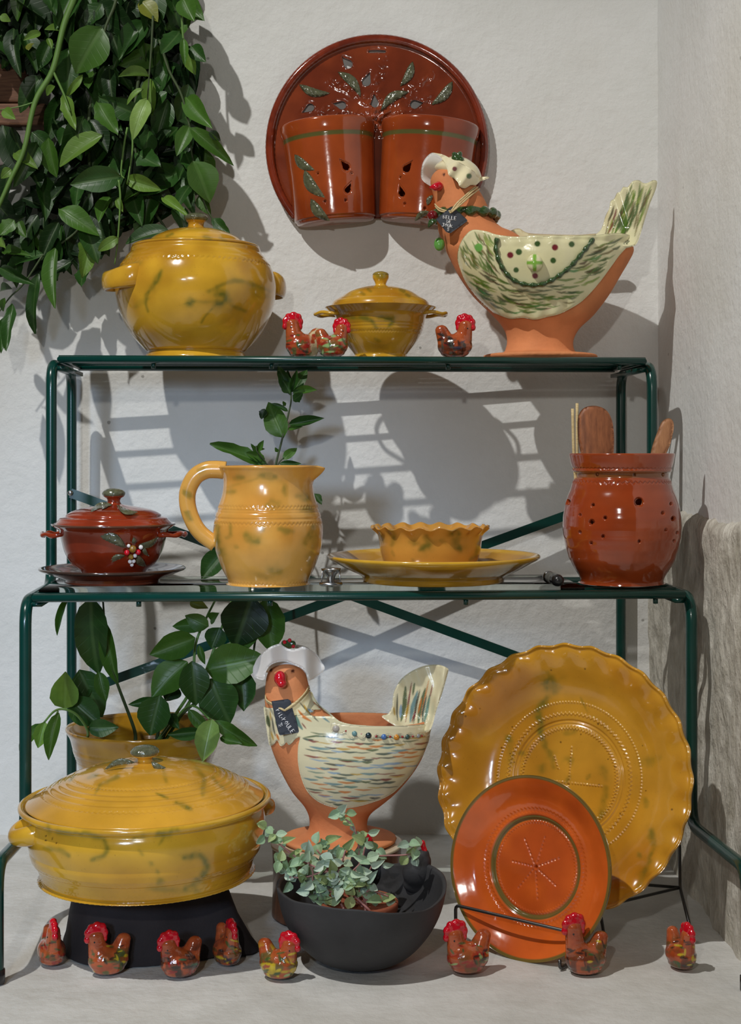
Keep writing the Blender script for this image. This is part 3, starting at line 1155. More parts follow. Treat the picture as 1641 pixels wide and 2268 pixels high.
M_PEARL = ceramic('white_glaze', color=(0.75, 0.72, 0.7), rough=0.15, coat=0.7, vary=0.03)
M_GOLDB = ceramic('gold_brown_glaze', color=tuple(lin((150, 112, 40))), vary=0.4, vscale=300, bump=0.4, bscale=400)
for x, y, r, m in ((294, 1216, 8, M_GOLDB), (290, 1234, 6, M_GOLDB), (281, 1224, 6, M_CRED), (306, 1223, 6, M_CRED), (285, 1209, 4, M_PEARL), (312, 1212, 5, M_PEARL), (299, 1231, 4.5, M_PEARL),
                   (288, 1244, 4.5, M_PEARL), (296, 1243, 4.5, M_PEARL), (292, 1251, 4.2, M_PEARL)):
    bead(F, x, y, r, dbo, m, t, 'berry')
for az in (PI, 0.0):
    tt = np.linspace(0, 1, 24)
    a = az + (tt * 2 - 1) * 0.42
    rho = (116 + 42 * np.sin(tt * PI) ** 0.7) * F.s
    P = np.stack([rho * np.cos(a), rho * np.sin(a), F.Z(1183) + 0.001 * np.sin(tt * 26)], 1)
    V, Q, T = tube(P, (5.2 + 0.9 * np.sin(tt * 30)) * F.s, 10)
    part('handle', build('handle', V, Q, T, np.tile(C_REDB * 1.1, (len(V), 1))), M_RED, t)

# ---- honey jug
F = Frame(594, 2.075, SHELF_M)
t = thing('jug', 'tall honey-coloured jug with loop handle and green blotches', 'jug', F.loc)
prof = [(0, F.by), None, (87, F.by), (88, 1290), None, (91, 1280), (104, 1254), (117, 1215), (121, 1180), (118, 1148), (110, 1120), (102, 1095), (99, 1066), (105, 1044), (110, 1034), (108, 1031), (104, 1034), None,
        (96, 1066), (104, 1120), (112, 1180), (96, 1254), (0, 1282)]


def md(TH, R, Z, tt):
    for y, a, n in ((1120, 2.0, 74), (1156, 2.2, 74), (1287, 1.8, 62)):
        R = zig(F, R, Z, TH, y, a, n, 0.0013, 1.2)
    for y in (1127, 1132, 1146):
        R = groove(F, R, Z, y, 0.0012)
    k = np.exp(-((np.arctan2(np.sin(TH), np.cos(TH)) + 0.10) / 0.16) ** 2) * smoothstep(F.Z(1075), F.Z(1036), Z)
    return R + 17 * F.s * k, Z - 4.0 * F.s * k * (Z > F.Z(1060))


V, Q, T, PX = pot(F, prof, 320, 2.2, md)
p = Paint(PX, mottled(V, C_HONEY, C_HONEY * np.array([.92, .78, .6]), 9, 11), smoothstep(0.03, -0.02, V[:, 1]))
for pts, w, al in (([(520, 1060), (538, 1058)], 12, .6), ([(578, 1052), (610, 1056)], 16, .65), ([(630, 1075), (632, 1095)], 13, .55), ([(505, 1090), (520, 1088)], 12, .5), ([(664, 1096), (682, 1104)], 22, .7),
                   ([(595, 1116), (612, 1116)], 22, .45), ([(676, 1128), (690, 1134)], 22, .7), ([(510, 1160), (510, 1185), (502, 1192)], 9, .5), ([(480, 1165), (482, 1190), (484, 1225)], 15, .75),
                   ([(490, 1215), (500, 1245)], 20, .35), ([(545, 1186), (562, 1196), (572, 1202)], 20, .75), ([(578, 1176), (585, 1170)], 14, .45), ([(620, 1172), (648, 1178)], 15, .6),
                   ([(695, 1165), (684, 1190), (676, 1205)], 13, .7), ([(700, 1180), (692, 1215), (684, 1250)], 16, .45), ([(600, 1260), (616, 1266)], 22, .5), ([(520, 1210), (526, 1212)], 10, .4), ([(566, 1270), (590, 1280)], 12, .2), ([(570, 1060), (500, 1080)], 6, .2)):
    p.smear(pts, w, lin((122, 112, 42)), al * .9)
part('body', build('body', V, Q, T, p.C), M_JUG, t)
path = spline([(F.X(a), 0, F.Z(b)) for a, b in ((500, 1042), (478, 1040), (455, 1042), (432, 1056), (417, 1084), (415, 1115), (425, 1150), (444, 1180), (478, 1206))], 6)
V, Q, T = tube(path, np.linspace(1.12, 0.95, len(path)), 16, flat=(21 * F.s, 13.0 * F.s), up=(0, 0, 1) if False else None)
V, Q, T = tube(path, np.linspace(15.5, 13.5, len(path)) * F.s, 16, flat=(1.0, 1.3))
p = Paint(F.px(V), mottled(V, C_HONEY, C_HONEY * .85, 14, 12))
for pts, w in (([(410, 1090), (420, 1098)], 14), ([(414, 1135), (422, 1150)], 12), ([(440, 1044), (452, 1038)], 8)):
    p.stroke(pts, w, lin((122, 112, 42)), 3, 0, .7)
part('handle', build('handle', V, Q, T, p.C), M_JUG, t)

# ---- plate and fluted bowl
FP = Frame(960, 2.125, SHELF_M)
b0 = FP.by
prof = [(0, b0 - 5), None, (146, b0 - 4), None, (147, b0), None, (156, b0), None, (158, b0 - 10), None, (162, b0 - 14), (190, b0 - 27), (218, b0 - 42), (232, b0 - 50), (236, b0 - 56), (231, b0 - 59), (222, b0 - 54), None,
        (196, b0 - 40), (165, b0 - 24), (120, b0 - 18), (0, b0 - 17)]
V, Q, T, PX = pot(FP, prof, 220, 3)
rr = np.hypot(V[:, 0], V[:, 1]) / FP.s
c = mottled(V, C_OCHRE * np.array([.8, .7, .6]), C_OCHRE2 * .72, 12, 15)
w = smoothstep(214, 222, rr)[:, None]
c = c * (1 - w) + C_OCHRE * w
w = (smoothstep(60, 90, rr) * smoothstep(150, 130, rr) * (vnoise(V, 22, 4) > .5) * (V[:, 2] > FP.Z(b0 - 30)))[:, None]
c = c * (1 - .5 * w) + lin((120, 66, 24)) * .5 * w
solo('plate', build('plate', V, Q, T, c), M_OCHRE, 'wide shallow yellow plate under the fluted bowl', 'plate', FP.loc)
F = Frame(953, 2.125, SHELF_M + 18 * FP.s)
prof = [(0, F.by), None, (92, F.by), (98, F.by - 6), (110, 1224), (114, 1196), (119, 1180), (131, 1166), None, (126, 1165), None, (112, 1182), (105, 1224), (86, 1246), (0, 1250)]


def md(TH, R, Z, tt):
    k = smoothstep(F.Z(1188), F.Z(1166), Z)
    return R + 2.0 * F.s * k * np.sin(TH * 18), Z + 3.2 * F.s * k * np.cos(TH * 18 + .6)


V, Q, T, PX = pot(F, prof, 300, 2.4, md)
p = Paint(PX, mottled(V, C_HONEY * np.array([.92, .84, .7]), C_HONEY * .72, 14, 18), smoothstep(0.03, -0.02, V[:, 1]))
for pts, w, al in (([(862, 1176), (872, 1188), (870, 1204)], 14, .7), ([(842, 1178), (846, 1200)], 10, .4), ([(910, 1200), (925, 1204)], 14, .5), ([(945, 1192), (950, 1204), (940, 1214), (932, 1218)], 17, .8),
                   ([(976, 1198), (985, 1202)], 9, .4), ([(1000, 1182), (1014, 1186), (1010, 1204), (1020, 1218)], 20, .8), ([(1060, 1200), (1056, 1225), (1040, 1240)], 10, .5), ([(868, 1222), (872, 1230)], 8, .4), ([(912, 1238), (918, 1244)], 7, .4), ([(958, 1160), (968, 1162)], 8, .7)):
    p.smear(pts, w, lin((98, 96, 34)), al)
solo('fluted_bowl', build('fluted_bowl', V, Q, T, p.C), M_JUG, 'small yellow bowl with wavy fluted rim standing on the wide plate', 'bowl', F.loc)

# ---- pierced utensil pot
F = Frame(1377, 2.10, SHELF_M)
t = thing('utensil_pot', 'orange-brown glazed jar pierced with round holes, holding wooden utensils', 'jar', F.loc)
prof = [(0, F.by), None, (89, F.by), (92, 1292), None, (91, 1283), (98, 1269), (115, 1240), (127, 1197), (130, 1157), (124, 1115), (113, 1084), (106, 1060), None, (103, 1056), (103, 1048), None, (109, 1043), (109, 1036), None, (110, 1033), (116, 1008), (113, 1004), (109, 1008), None,
        (98, 1046), (108, 1084), (121, 1157), (106, 1240), (0, 1285)]
HOLES = [(1415, 1112, 10), (1310, 1157, 6.6), (1313, 1119, 4), (1284, 1141, 3.2), (1340, 1147, 4.2), (1284, 1179, 3.2), (1335, 1188, 4), (1309, 1203, 3.6), (1416, 1199, 3.4), (1486, 1116, 3.4), (1468, 1136, 3.8),
         (1491, 1149, 5.4), (1475, 1174, 3.4), (1257, 1112, 6), (1322, 1051, 4), (1468, 1051, 3.4), (1405, 1051, 3.2), (1500, 1180, 3), (1493, 1198, 3)]


def md(TH, R, Z, tt):
    for y, a, n in ((1037, 1.2, 66), (1067, 2.2, 60), (1297, 1.6, 66)):
        R = zig(F, R, Z, TH, y, a, n, 0.0013, 1.2)
    R = R + 0.00012 * np.sin(Z * 420)
    X, Y = R * np.cos(TH), R * np.sin(TH)
    P = np.stack([X.ravel(), Y.ravel(), Z.ravel()], 1)
    px = F.px(P)
    pit = np.zeros(len(P))
    for hx, hy, hr in HOLES:
        dd = np.hypot(px[:, 0] - hx, px[:, 1] - hy)
        pit = np.maximum(pit, smoothstep(hr * 1.12, hr * 0.8, dd))
    pit = pit.reshape(R.shape) * (Y < 0) * (tt < 0.53)
    return R - 0.005 * pit, Z


def pierce(V, Q, px, front, sd):
    """drop the faces that lie inside the holes: sd = signed distance (pixels) to the nearest hole edge"""
    hole = front & (sd < 0)
    return Q[~hole[Q].all(1)]


V, Q, T, PX = pot(F, prof, 560, 1.6, md)
sd = np.min([np.hypot(PX[:, 0] - hx, PX[:, 1] - hy) - hr * 0.86 for hx, hy, hr in HOLES], 0)
Q = pierce(V, Q, PX, V[:, 1] < 0, sd)
c = mottled(V, C_ORNG * .9, C_ORNG * np.array([.85, .72, .6]), 10, 20)
w = (smoothstep(1042, 1046, PX[:, 1]) * smoothstep(1060, 1056, PX[:, 1]))[:, None] * .6
c = c * (1 - w) + lin((112, 84, 44)) * w
part('body', build('body', V, Q, T, c), M_ORANGE, t)

# utensils in it
ins = lambda px, py, dy=0.0: np.array(F.P(px, py, dy)) + np.array(F.loc)


def paddle(nm, lab, base, tip, outline, dy, thick, mat, tilt=0.0):
    Fu = Frame(base[0], F.d + dy, 0.5)
    V, Q, T, _ = sheet(Fu, outline, lambda x, y: -0.3 * thick - 0.02 * ((y - base[1]) / 200.0) * tilt + ((x - base[0]) / 60.0) ** 2 * 0.004, thick, 5.0, True, 6.0)
    return solo(nm, build(nm, V, Q, T), mat, lab, 'utensil', Fu.loc, 'wooden utensils in the pierced jar')


paddle('wooden_spoon', 'broad dark wooden spoon standing at the left of the pierced jar', (1318, 1000), None,
       [(1296, 1190), (1296, 1090), (1292, 1030), (1283, 990), (1279, 950), (1282, 918), (1296, 902), (1320, 899), (1342, 908), (1355, 930), (1360, 965), (1359, 1000), (1352, 1040), (1322, 1090), (1314, 1190)], 0.0, 0.008, M_WOOD, 0.5)
paddle('wooden_spatula', 'narrow wooden spatula leaning out at the right of the pierced jar', (1455, 1000), None,
       [(1420, 1120), (1438, 1020), (1444, 990), (1456, 956), (1466, 934), (1480, 926), (1490, 932), (1492, 950), (1484, 985), (1474, 1010), (1462, 1060), (1434, 1122)], -0.01, 0.008, wood('pale_wood', tuple(lin((142, 92, 60))), tuple(lin((186, 134, 92))), 0.5, (30, 30, 6)), 0.3)
for k, (x0, y0, x1, y1, dy) in enumerate(((1268, 905, 1284, 1150, -0.004), (1278, 893, 1288, 1150, 0.010))):
    P = [Vector(ins(x0, y0, dy)), Vector(ins((x0 + x1) / 2 - 4, (y0 + y1) / 2, dy)), Vector(ins(x1, y1, dy))]
    b = P[2]
    V, Q, T = tube(spline([tuple(q - b) for q in P], 6), 0.0022, 8)
    solo('wooden_stick', build('wooden_stick', V, Q, T), M_RAFFIA, ['shorter thin wooden stick beside the broad spoon in the pierced jar', 'longer thin wooden stick beside the broad spoon in the pierced jar'][k], 'utensil', b, 'wooden utensils in the pierced jar')

# ---- little metal stand and black-handled tool on the glass
F = Frame(733, 2.05, SHELF_M)
t = thing('metal_stand', 'small silver metal stand with flared top and ring foot beside the jug', 'stand', F.loc)
prof = [(4, 1298), None, (7, 1296), (8, 1284), (11, 1274), (21, 1262), (22, 1259), None, (19, 1260), None, (8, 1276), (0, 1280)]
V, Q, T, PX = pot(F, prof, 40, 1.5)
part('flared_cup', build('flared_cup', V, Q, T), M_STEEL, t)
a = np.arange(40) / 40 * 2 * PI
part('ring_foot', tube(np.stack([22 * F.s * np.cos(a), 16 * F.s * np.sin(a) - 0.004, np.full(40, 4.5 * F.s)], 1), 4.3 * F.s, 10, closed=True), M_STEEL, t)
part('stem', tube([(0, 0, F.Z(1300)), (0, 0, F.Z(1290))], 0.004, 10), M_STEEL, t)
for sx in (-21, 21):
    part('wire_leg', tube([(sx * F.s, -0.004, 0.004), (sx * F.s * 0.94, 0, F.Z(1275)), (sx * F.s * 0.9, 0, F.Z(1261))], 0.0011, 6), M_STEEL, t)

k0 = Vector((W(1236, 1300, 2.03).x, 2.035, SHELF_M + 0.0085))
k1 = Vector((W(1207, 1290, 2.12).x, 2.105, SHELF_M + 0.0085))
t = thing('hand_tool', 'small black-handled tool with steel collar lying on the glass shelf', 'tool', (k0.x, k0.y, SHELF_M))
dv = (k1 - k0)
L0 = lambda u: tuple(k0 + dv * u - Vector((k0.x, k0.y, SHELF_M)))
part('handle', tube([L0(-.14), L0(-.1), L0(0), L0(.22)], [0.003, 0.0072, 0.0085, 0.0083], 16), M_BLACK, t)
part('grip', tube([L0(.22), L0(.5), L0(.72)], [0.0083, 0.008, 0.0078], 16), metal('grey_grip', (0.09, 0.09, 0.08), 0.4), t)
part('collar', tube([L0(.72), L0(.82)], 0.0084, 16), M_STEEL, t)
part('blade', tube([L0(.82), L0(1.05), tuple(Vector(L0(1.25)) + Vector((-0.012, 0, -0.003)))], [0.006, 0.005, 0.0008], 8, flat=(1.1, .4)), M_STEEL, t)

# ================================================================ big oval casserole on its draped block, flowerpot
FB = Frame(340, 1.915, 0.0)
zc = 0.0985
ang = np.arange(64) / 64 * 2 * PI


def ring(pts, z, n=64):
    B = spline(pts, 10, closed=True)
    B = resample(np.concatenate([B, B[:1]]), 0.001)[:-1]
    # start at the angle -pi/2
    c = B.mean(0)
    a = np.arctan2(B[:, 1] - c[1], B[:, 0] - c[0])
    o = np.argsort(a)
    aa = np.linspace(-PI, PI, n, endpoint=False)
    x = np.interp(aa, a[o], B[o, 0], period=2 * PI)
    y = np.interp(aa, a[o], B[o, 1], period=2 * PI)
    return np.stack([x, y, np.full(n, z)], 1)


def floor_pt(px, py):
    d = H * FPX / (py - HOR)
    return ((px - CX0) * d / FPX, d)


base = [floor_pt(x, y) for x, y in ((140, 2098), (150, 2122), (200, 2140), (280, 2143), (370, 2137), (470, 2122), (566, 2112), (560, 2085), (480, 2058), (360, 2045), (230, 2050), (150, 2070))]
base = [(x - FB.loc.x, y - FB.loc.y) for x, y in base]
top = [(x * 0.74 - 0.012, y * 0.9 + 0.004) for x, y in base]
mid = [(x * 0.86 - 0.008, y * 0.95) for x, y in base]
low = [(x * 1.0, y * 1.0) for x, y in base]
rings = [ring(low, 0.0005), ring(low, 0.003), ring([(x * .955 - .002, y * .99) for x, y in base], 0.013), ring(mid, 0.045), ring(top, zc - 0.004), ring([(x * .95, y * .95) for x, y in top], zc), ring([(x * .3, y * .3) for x, y in top], zc)]
V = np.concatenate(rings)
fold = (vnoise(np.stack([np.tile(np.arange(64), 7) * 0.35, V[:, 2] * 6], 1), 1.0, 5) - 0.5) * 0.010 * (V[:, 2] < zc - .006)
V[:, 0] *= 1 + fold
V[:, 1] *= 1 + fold * 2
solo('draped_block', build('draped_block', V, gridq(7, 64, False, True)), M_CLOTH, 'low black cloth-covered block under the big yellow casserole', 'block', FB.loc)

F = Frame(326, 1.905, zc + 0.001)
t = thing('casserole', 'big wide yellow lidded casserole with green swirls, on a black block', 'casserole', F.loc, (0.012, -0.018, 0))
prof = [(0, F.by), None, (221, F.by), (228, F.by - 5), (231, 1924), (236, 1908), (246, 1884), (258, 1850), (263, 1822), (261, 1800), (256, 1786), None, (268, 1781), (276, 1774), (275, 1767), (268, 1765), (262, 1771), None, (250, 1786), (255, 1830), (225, 1905), (0, 1925)]


def md(TH, R, Z, tt):
    R = zig(F, R, Z, TH, 1915, 2.0, 120, 0.0012, 1.2)
    R = zig(F, R, Z, TH, 1931, 1.6, 120, 0.0012, 1.2)
    R = zig(F, R, Z, TH, 1886, 1.6, 120, 0.0009, 1.2)
    for y in (1903, 1897, 1908):
        R = groove(F, R, Z, y, 0.0012)
    return R, Z


V, Q, T, PX = pot(F, prof, 360, 3.0, md)
p = Paint(PX, mottled(V, C_OCHRE, C_OCHRE2 * 1.1, 9, 23), smoothstep(0.06, -0.02, V[:, 1]))
g = C_GREENB
for pts, w, al in (([(130, 1836), (190, 1842), (228, 1852), (240, 1874), (232, 1890), (205, 1900)], 12, .6), ([(100, 1872), (130, 1876), (155, 1890)], 11, .6), ([(300, 1856), (320, 1850)], 18, .4), ([(350, 1846), (395, 1836)], 18, .6), ([(355, 1868), (366, 1852)], 8, .45),
                   ([(410, 1898), (440, 1894), (458, 1910), (452, 1938), (432, 1956), (410, 1968)], 15, .75), ([(335, 1908), (340, 1912)], 12, .4), ([(350, 1955), (362, 1948)], 15, .5), ([(310, 1880), (318, 1890)], 8, .35), ([(330, 1966), (440, 1974)], 14, .35), ([(110, 1816), (112, 1840)], 9, .4), ([(348, 1924), (352, 1932)], 8, .4)):
    p.smear(pts, w, g, al)
for x, y in ((104, 1846), (119, 1851), (104, 1855), (134, 1818), (127, 1862)):
    p.dot(x, y, 1.8, lin((60, 30, 10)), .8)
part('body', build('body', V, Q, T, p.C), M_OCHRE, t)
rb = 1770
prof = [(258, rb), None, (261, rb - 3), (250, rb - 10), (226, rb - 25), (196, rb - 42), (150, rb - 62), (92, rb - 77), (40, rb - 83), (20, rb - 84), None, (16, rb - 88), (19, rb - 94), (28, rb - 98), (25, rb - 104), (12, rb - 112), (0, rb - 113)]


def md(TH, R, Z, tt):
    for y in (rb - 44, rb - 50, rb - 36):
        Z = Z - 0.0010 * np.exp(-((R / F.s - {rb - 44: 190, rb - 50: 176, rb - 36: 206}[y]) / 3.0) ** 2)
    ph = np.abs(((TH * 110 / (2 * PI)) % 1) - 0.5) * 4 - 1
    for rad in (222, 158):
        Z = Z - 0.0012 * np.exp(-((R / F.s - rad - ph * 2.2) / 1.8) ** 2)
    return R, Z


V, Q, T, PX = pot(F, prof, 300, 2.4, md)
p = Paint(PX, mottled(V, C_OCHRE * np.array([1.02, .92, 1.15]), C_OCHRE2 * 1.15, 9, 24))
for pts, w, al in (([(225, 1735), (245, 1725), (268, 1716)], 10, .5), ([(200, 1720), (220, 1712)], 8, .6), ([(372, 1730), (368, 1706)], 10, .35), ([(350, 1755), (375, 1766)], 5, .7), ([(395, 1776), (428, 1792)], 9, .7), ([(440, 1702), (456, 1724), (452, 1760)], 11, .4),
                   ([(160, 1724), (168, 1716)], 8, .6), ([(215, 1755), (225, 1735)], 5, .35), ([(475, 1725), (500, 1750)], 9, .35)):
    p.smear(pts, w, g, al)
lid = part('lid', build('lid', V, Q, T, p.C), M_OCHRE, t)
part('knob', ellipsoid((0, 0, F.Z(rb - 106)), (32 * F.s, 32 * F.s, 14.5 * F.s), 26, 14), M_OLIVE, lid, 'dark green textured knob')
dl = front_of(F, [(150, rb - 62), (92, rb - 77), (40, rb - 84), (16, rb - 86)])
part('leaf_relief', leaf_relief(F, 305, 1688, 236, 1703, 15, lambda x, y: -0.035 + 0 * x), M_OLIVE, lid)
part('leaf_relief', leaf_relief(F, 340, 1686, 372, 1700, 15, lambda x, y: -0.035 + 0 * x), M_OLIVE, lid)
for az in (PI + 0.42, 0.42):
    V, Q, T = ear(262 * F.s, F.Z(1806), az, 0.17, 27 * F.s, 40 * F.s, 30 * F.s, 0.006, 0.016)
    part('handle', build('handle', V, Q, T, mottled(V, C_OCHRE, C_OCHRE2, 16, 3)), M_OCHRE, t)

F = Frame(322, 2.265, 0.0)
prof = [(0, F.by), None, (110, F.by), (125, F.by - 40), (140, 1830), (146, 1740), (144, 1702), (146, 1690), None, (150, 1680), (156, 1664), None, (158, 1656), (164, 1630), (174, 1612), (172, 1606), (165, 1610), None, (150, 1650), (134, 1750), (110, 1880), (0, 1900)]


def md(TH, R, Z, tt):
    R = zig(F, R, Z, TH, 1650, 1.8, 90, 0.0012, 1.3)
    for y in (1670, 1676, 1664):
        R = groove(F, R, Z, y, 0.0012)
    return R, Z


V, Q, T, PX = pot(F, prof, 200, 3.0, md)
t = thing('flowerpot', 'tall yellow glazed flowerpot behind the big casserole', 'pot', F.loc)
part('body', build('body', V, Q, T, mottled(V, C_OCHRE * .85, C_OCHRE2 * .85, 12, 26)), M_OCHRE, t)
V, Q, T = lathe([(0, F.Z(1672)), (0.05, F.Z(1671)), (150 * F.s, F.Z(1673))], 40, 0.01, None, False)
part('soil', build('soil', V, Q, T), M_SOIL, t)
FPOT = F

# ================================================================ pedestal, charcoal bowl
F = Frame(746, 2.065, 0.0)
t = thing('round_pedestal', 'brown glazed drum with cream top edge under the white-hatted hen', 'pedestal', F.loc)
PED_Z = 0.097
prof = [(0, F.by), None, (144, F.by), None, (144, F.by - 4), (141, F.Z(0) * 0 + F.by - 80), (143, F.by - PED_Z / F.s + 8), None, (143, F.by - PED_Z / F.s + 6), None, (0, F.by - PED_Z / F.s + 6)]
V, Q, T, PX = pot(F, prof, 90, 4, None, False)
part('drum', build('drum', V, Q, T), M_PED, t)
prof = [(0, F.by - PED_Z / F.s + 6), None, (144, F.by - PED_Z / F.s + 6), None, (145, F.by - PED_Z / F.s + 4), (145, F.by - PED_Z / F.s + 1), None, (142, F.by - PED_Z / F.s), None, (0, F.by - PED_Z / F.s)]
V, Q, T, PX = pot(F, prof, 90, 4, lambda TH, R, Z, tt: (R * (1 + 0.012 * np.sin(TH * 7) * np.sin(TH * 3 + 1)), Z), False)
part('top_disc', build('top_disc', V, Q, T), M_CREAM, t, 'cream top edge')

F = Frame(799, 1.866, 0.0)
FBOWL = F
t = thing('hen_bowl', 'charcoal black clay bowl with two small hens on its rim, holding succulents', 'bowl', F.loc)
prof = [(0, F.by), None, (66, F.by - 1), (112, F.by - 22), (152, F.by - 65), (176, F.by - 112), (188, F.by - 162), (186, F.by - 167), (180, F.by - 164), None, (166, F.by - 112), (140, F.by - 62), (90, F.by - 32), (0, F.by - 26)]


def md(TH, R, Z, tt):
    k = smoothstep(F.Z(2060), F.Z(1965), Z)
    return R * (1 + 0.01 * np.sin(3 * TH + 1) * k), Z + k * (0.006 * np.sin(TH * 2 + 0.4) + 0.004 * np.sin(3 * TH) + 0.0005 * np.sin(TH * 11))


V, Q, T, PX = pot(F, prof, 160, 3.5, md)
part('bowl', build('bowl', V, Q, T), M_BLACKCLAY, t)


def hen_head(px, py, dy, sc, yaw):
    c = np.array(F.P(px, py, dy))
    s = F.s * sc
    R = rotm('Z', yaw)

    def at(x, y, z):
        return c + R @ np.array([x * s, y * s, z * s])
    me = remesh([ellipsoid(at(0, 0, -6), (35 * s, 27 * s, 36 * s), 20, 14), ellipsoid(at(6, 0, 18), (27 * s, 21 * s, 26 * s), 20, 14), ellipsoid(at(14, 0, 34), (15 * s, 14 * s, 15 * s), 16, 12), ellipsoid(at(2, 6, -34), (36 * s, 20 * s, 24 * s), 16, 12)], 0.0022, 6, 'hen_figure')
    h = part('hen_figure', me, M_BLACKCLAY, t)
    me = remesh([ellipsoid(at(13, -2, 58), (7 * s, 6 * s, 11 * s), 10, 8), ellipsoid(at(16, -3, 46), (7 * s, 6 * s, 11 * s), 10, 8), ellipsoid(at(20, -4, 34), (6 * s, 6 * s, 10 * s), 10, 8)], 0.0014, 3, 'comb')
    part('comb', me, M_CRED, h, 'shiny red comb')


hen_head(924, 1926, 0.066, 1.0, 0.0)
hen_head(806, 1902, 0.094, 0.92, 0.0)
# terracotta pot of the succulent, sunk in the bowl
FT = Frame(795, 1.85, F.Z(F.by - 26) + 0.001)
V, Q, T = lathe([(0, 0), (0.034, 0), None, (0.044, 0.052), None, (0.048, 0.052), None, (0.049, 0.064), (0.046, 0.066), None, (0.042, 0.058), (0, 0.056)], 40, 0.004, None, False)
solo('terracotta_pot', build('terracotta_pot', V, Q, T, np.tile(lin((150, 84, 60)), (len(V), 1))), M_CLAY, 'little terracotta pot sunk inside the charcoal bowl', 'pot', FT.loc)

# ================================================================ two display plates on wire stands
def display_plate(nm, lab, cxp, cyp, d, R, yaw, tilt, prof, mod, paintfn, mat, segs, step, thick):
    """prof: (radius fraction, forward m).  The plate faces -Y in its own frame; its origin is its lowest point"""
    P = [(r * R, f) for r, f in prof]
    pts = spline(P, 8)
    pts = resample(pts, step)
    th = np.arange(segs) / segs * 2 * PI
    RR = np.repeat(pts[:, 0][:, None], segs, 1)
    FF = np.repeat(pts[:, 1][:, None], segs, 1)
    TH = np.repeat(th[None], len(pts), 0)
    RR, FF = mod(TH, RR, FF)
    front = np.stack([RR * np.cos(TH), -FF, RR * np.sin(TH)], 2).reshape(-1, 3)
    sub = slice(None, None, 3)
    RB, FBk, THb = RR[::4], FF[::4], TH[::4]
    if (len(RR) - 1) % 4:
        RB, FBk, THb = np.concatenate([RB, RR[-1:]]), np.concatenate([FBk, FF[-1:]]), np.concatenate([THb, TH[-1:]])
    e = np.ones(len(RB))[:, None] * thick
    e[-1] = thick * 0.55
    RB2 = RB.copy()
    back = np.stack([RB2 * np.cos(THb), -FBk + e, RB2 * np.sin(THb)], 2).reshape(-1, 3)
    V = np.concatenate([front, back])
    nf = len(front)
    Qf = gridq(len(RR), segs, False, True)
    Qb = gridq(len(RB), segs, False, True)[:, ::-1] + nf
    k = np.arange(segs)
    k1 = (k + 1) % segs
    a = (len(RR) - 1) * segs
    b = nf + (len(RB) - 1) * segs
    Qr = np.stack([a + k, b + k, b + k1, a + k1], 1)
    c = W(cxp, cyp, d)
    rot = Matrix.Rotation(yaw, 3, 'Z') @ Matrix.Rotation(tilt, 3, 'X')
    org = c + rot @ Vector((0, 0, -R))
    Vw = V @ np.array(rot).T + np.array(c)
    PX = project(Vw)
    col = paintfn(V, PX)
    Vl = V + np.array([0, 0, R])
    o = solo(nm, build(nm, Vl, np.concatenate([Qf, Qb, Qr]), None, col), mat, lab, 'plate', org)
    o.rotation_euler = rot.to_euler()
    return o, c, rot


RY = 0.1775


def mod_y(TH, R, Fw):
    rn = R / RY
    k = smoothstep(0.80, 1.0, rn)
    R2 = R * (1 + 0.0075 * k * np.sin(TH * 28))
    F2 = Fw + 0.0026 * k * np.sin(TH * 28 + 1.2) + 0.004 * smoothstep(0.965, 0.99, rn) * (1 - smoothstep(0.99, 1.0, rn) * .6)
    px = 300.0
    ph = np.abs(((TH * 96 / (2 * PI)) % 1) - 0.5) * 4 - 1
    dash = 0.55 + 0.45 * np.sin(TH * 150)
    for rad, wv in ((172, 0), (146, 2.4), (113, 2.4)):
        F2 = F2 + 0.0015 * np.exp(-((rn * px - rad - ph * wv) / 1.9) ** 2) * (dash if not wv else 1)
    F2 = F2 - 0.0020 * np.exp(-((rn * px - 130) / 2.4) ** 2) - 0.0014 * np.exp(-((rn * px - 123) / 2.0) ** 2)
    X, Z = R / RY * px * np.cos(TH), R / RY * px * np.sin(TH)
    for ax, ay, bx, by in ((0, -10, 0, 70), (0, -10, 78, -10), (-40, 48, -28, 20), (0, -10, -70, -10), (0, -10, 0, -80)):
        t_ = np.clip(((X - ax) * (bx - ax) + (Z - ay) * (by - ay)) / ((bx - ax) ** 2 + (by - ay) ** 2), 0, 1)
        dd = np.hypot(X - ax - t_ * (bx - ax), Z - ay - t_ * (by - ay))
        ln = math.hypot(bx - ax, by - ay)
        F2 = F2 + 0.0014 * np.exp(-(dd / 1.9) ** 2) * (np.sin(t_ * ln / 7 * 2 * PI) > 0)
    return R2, F2


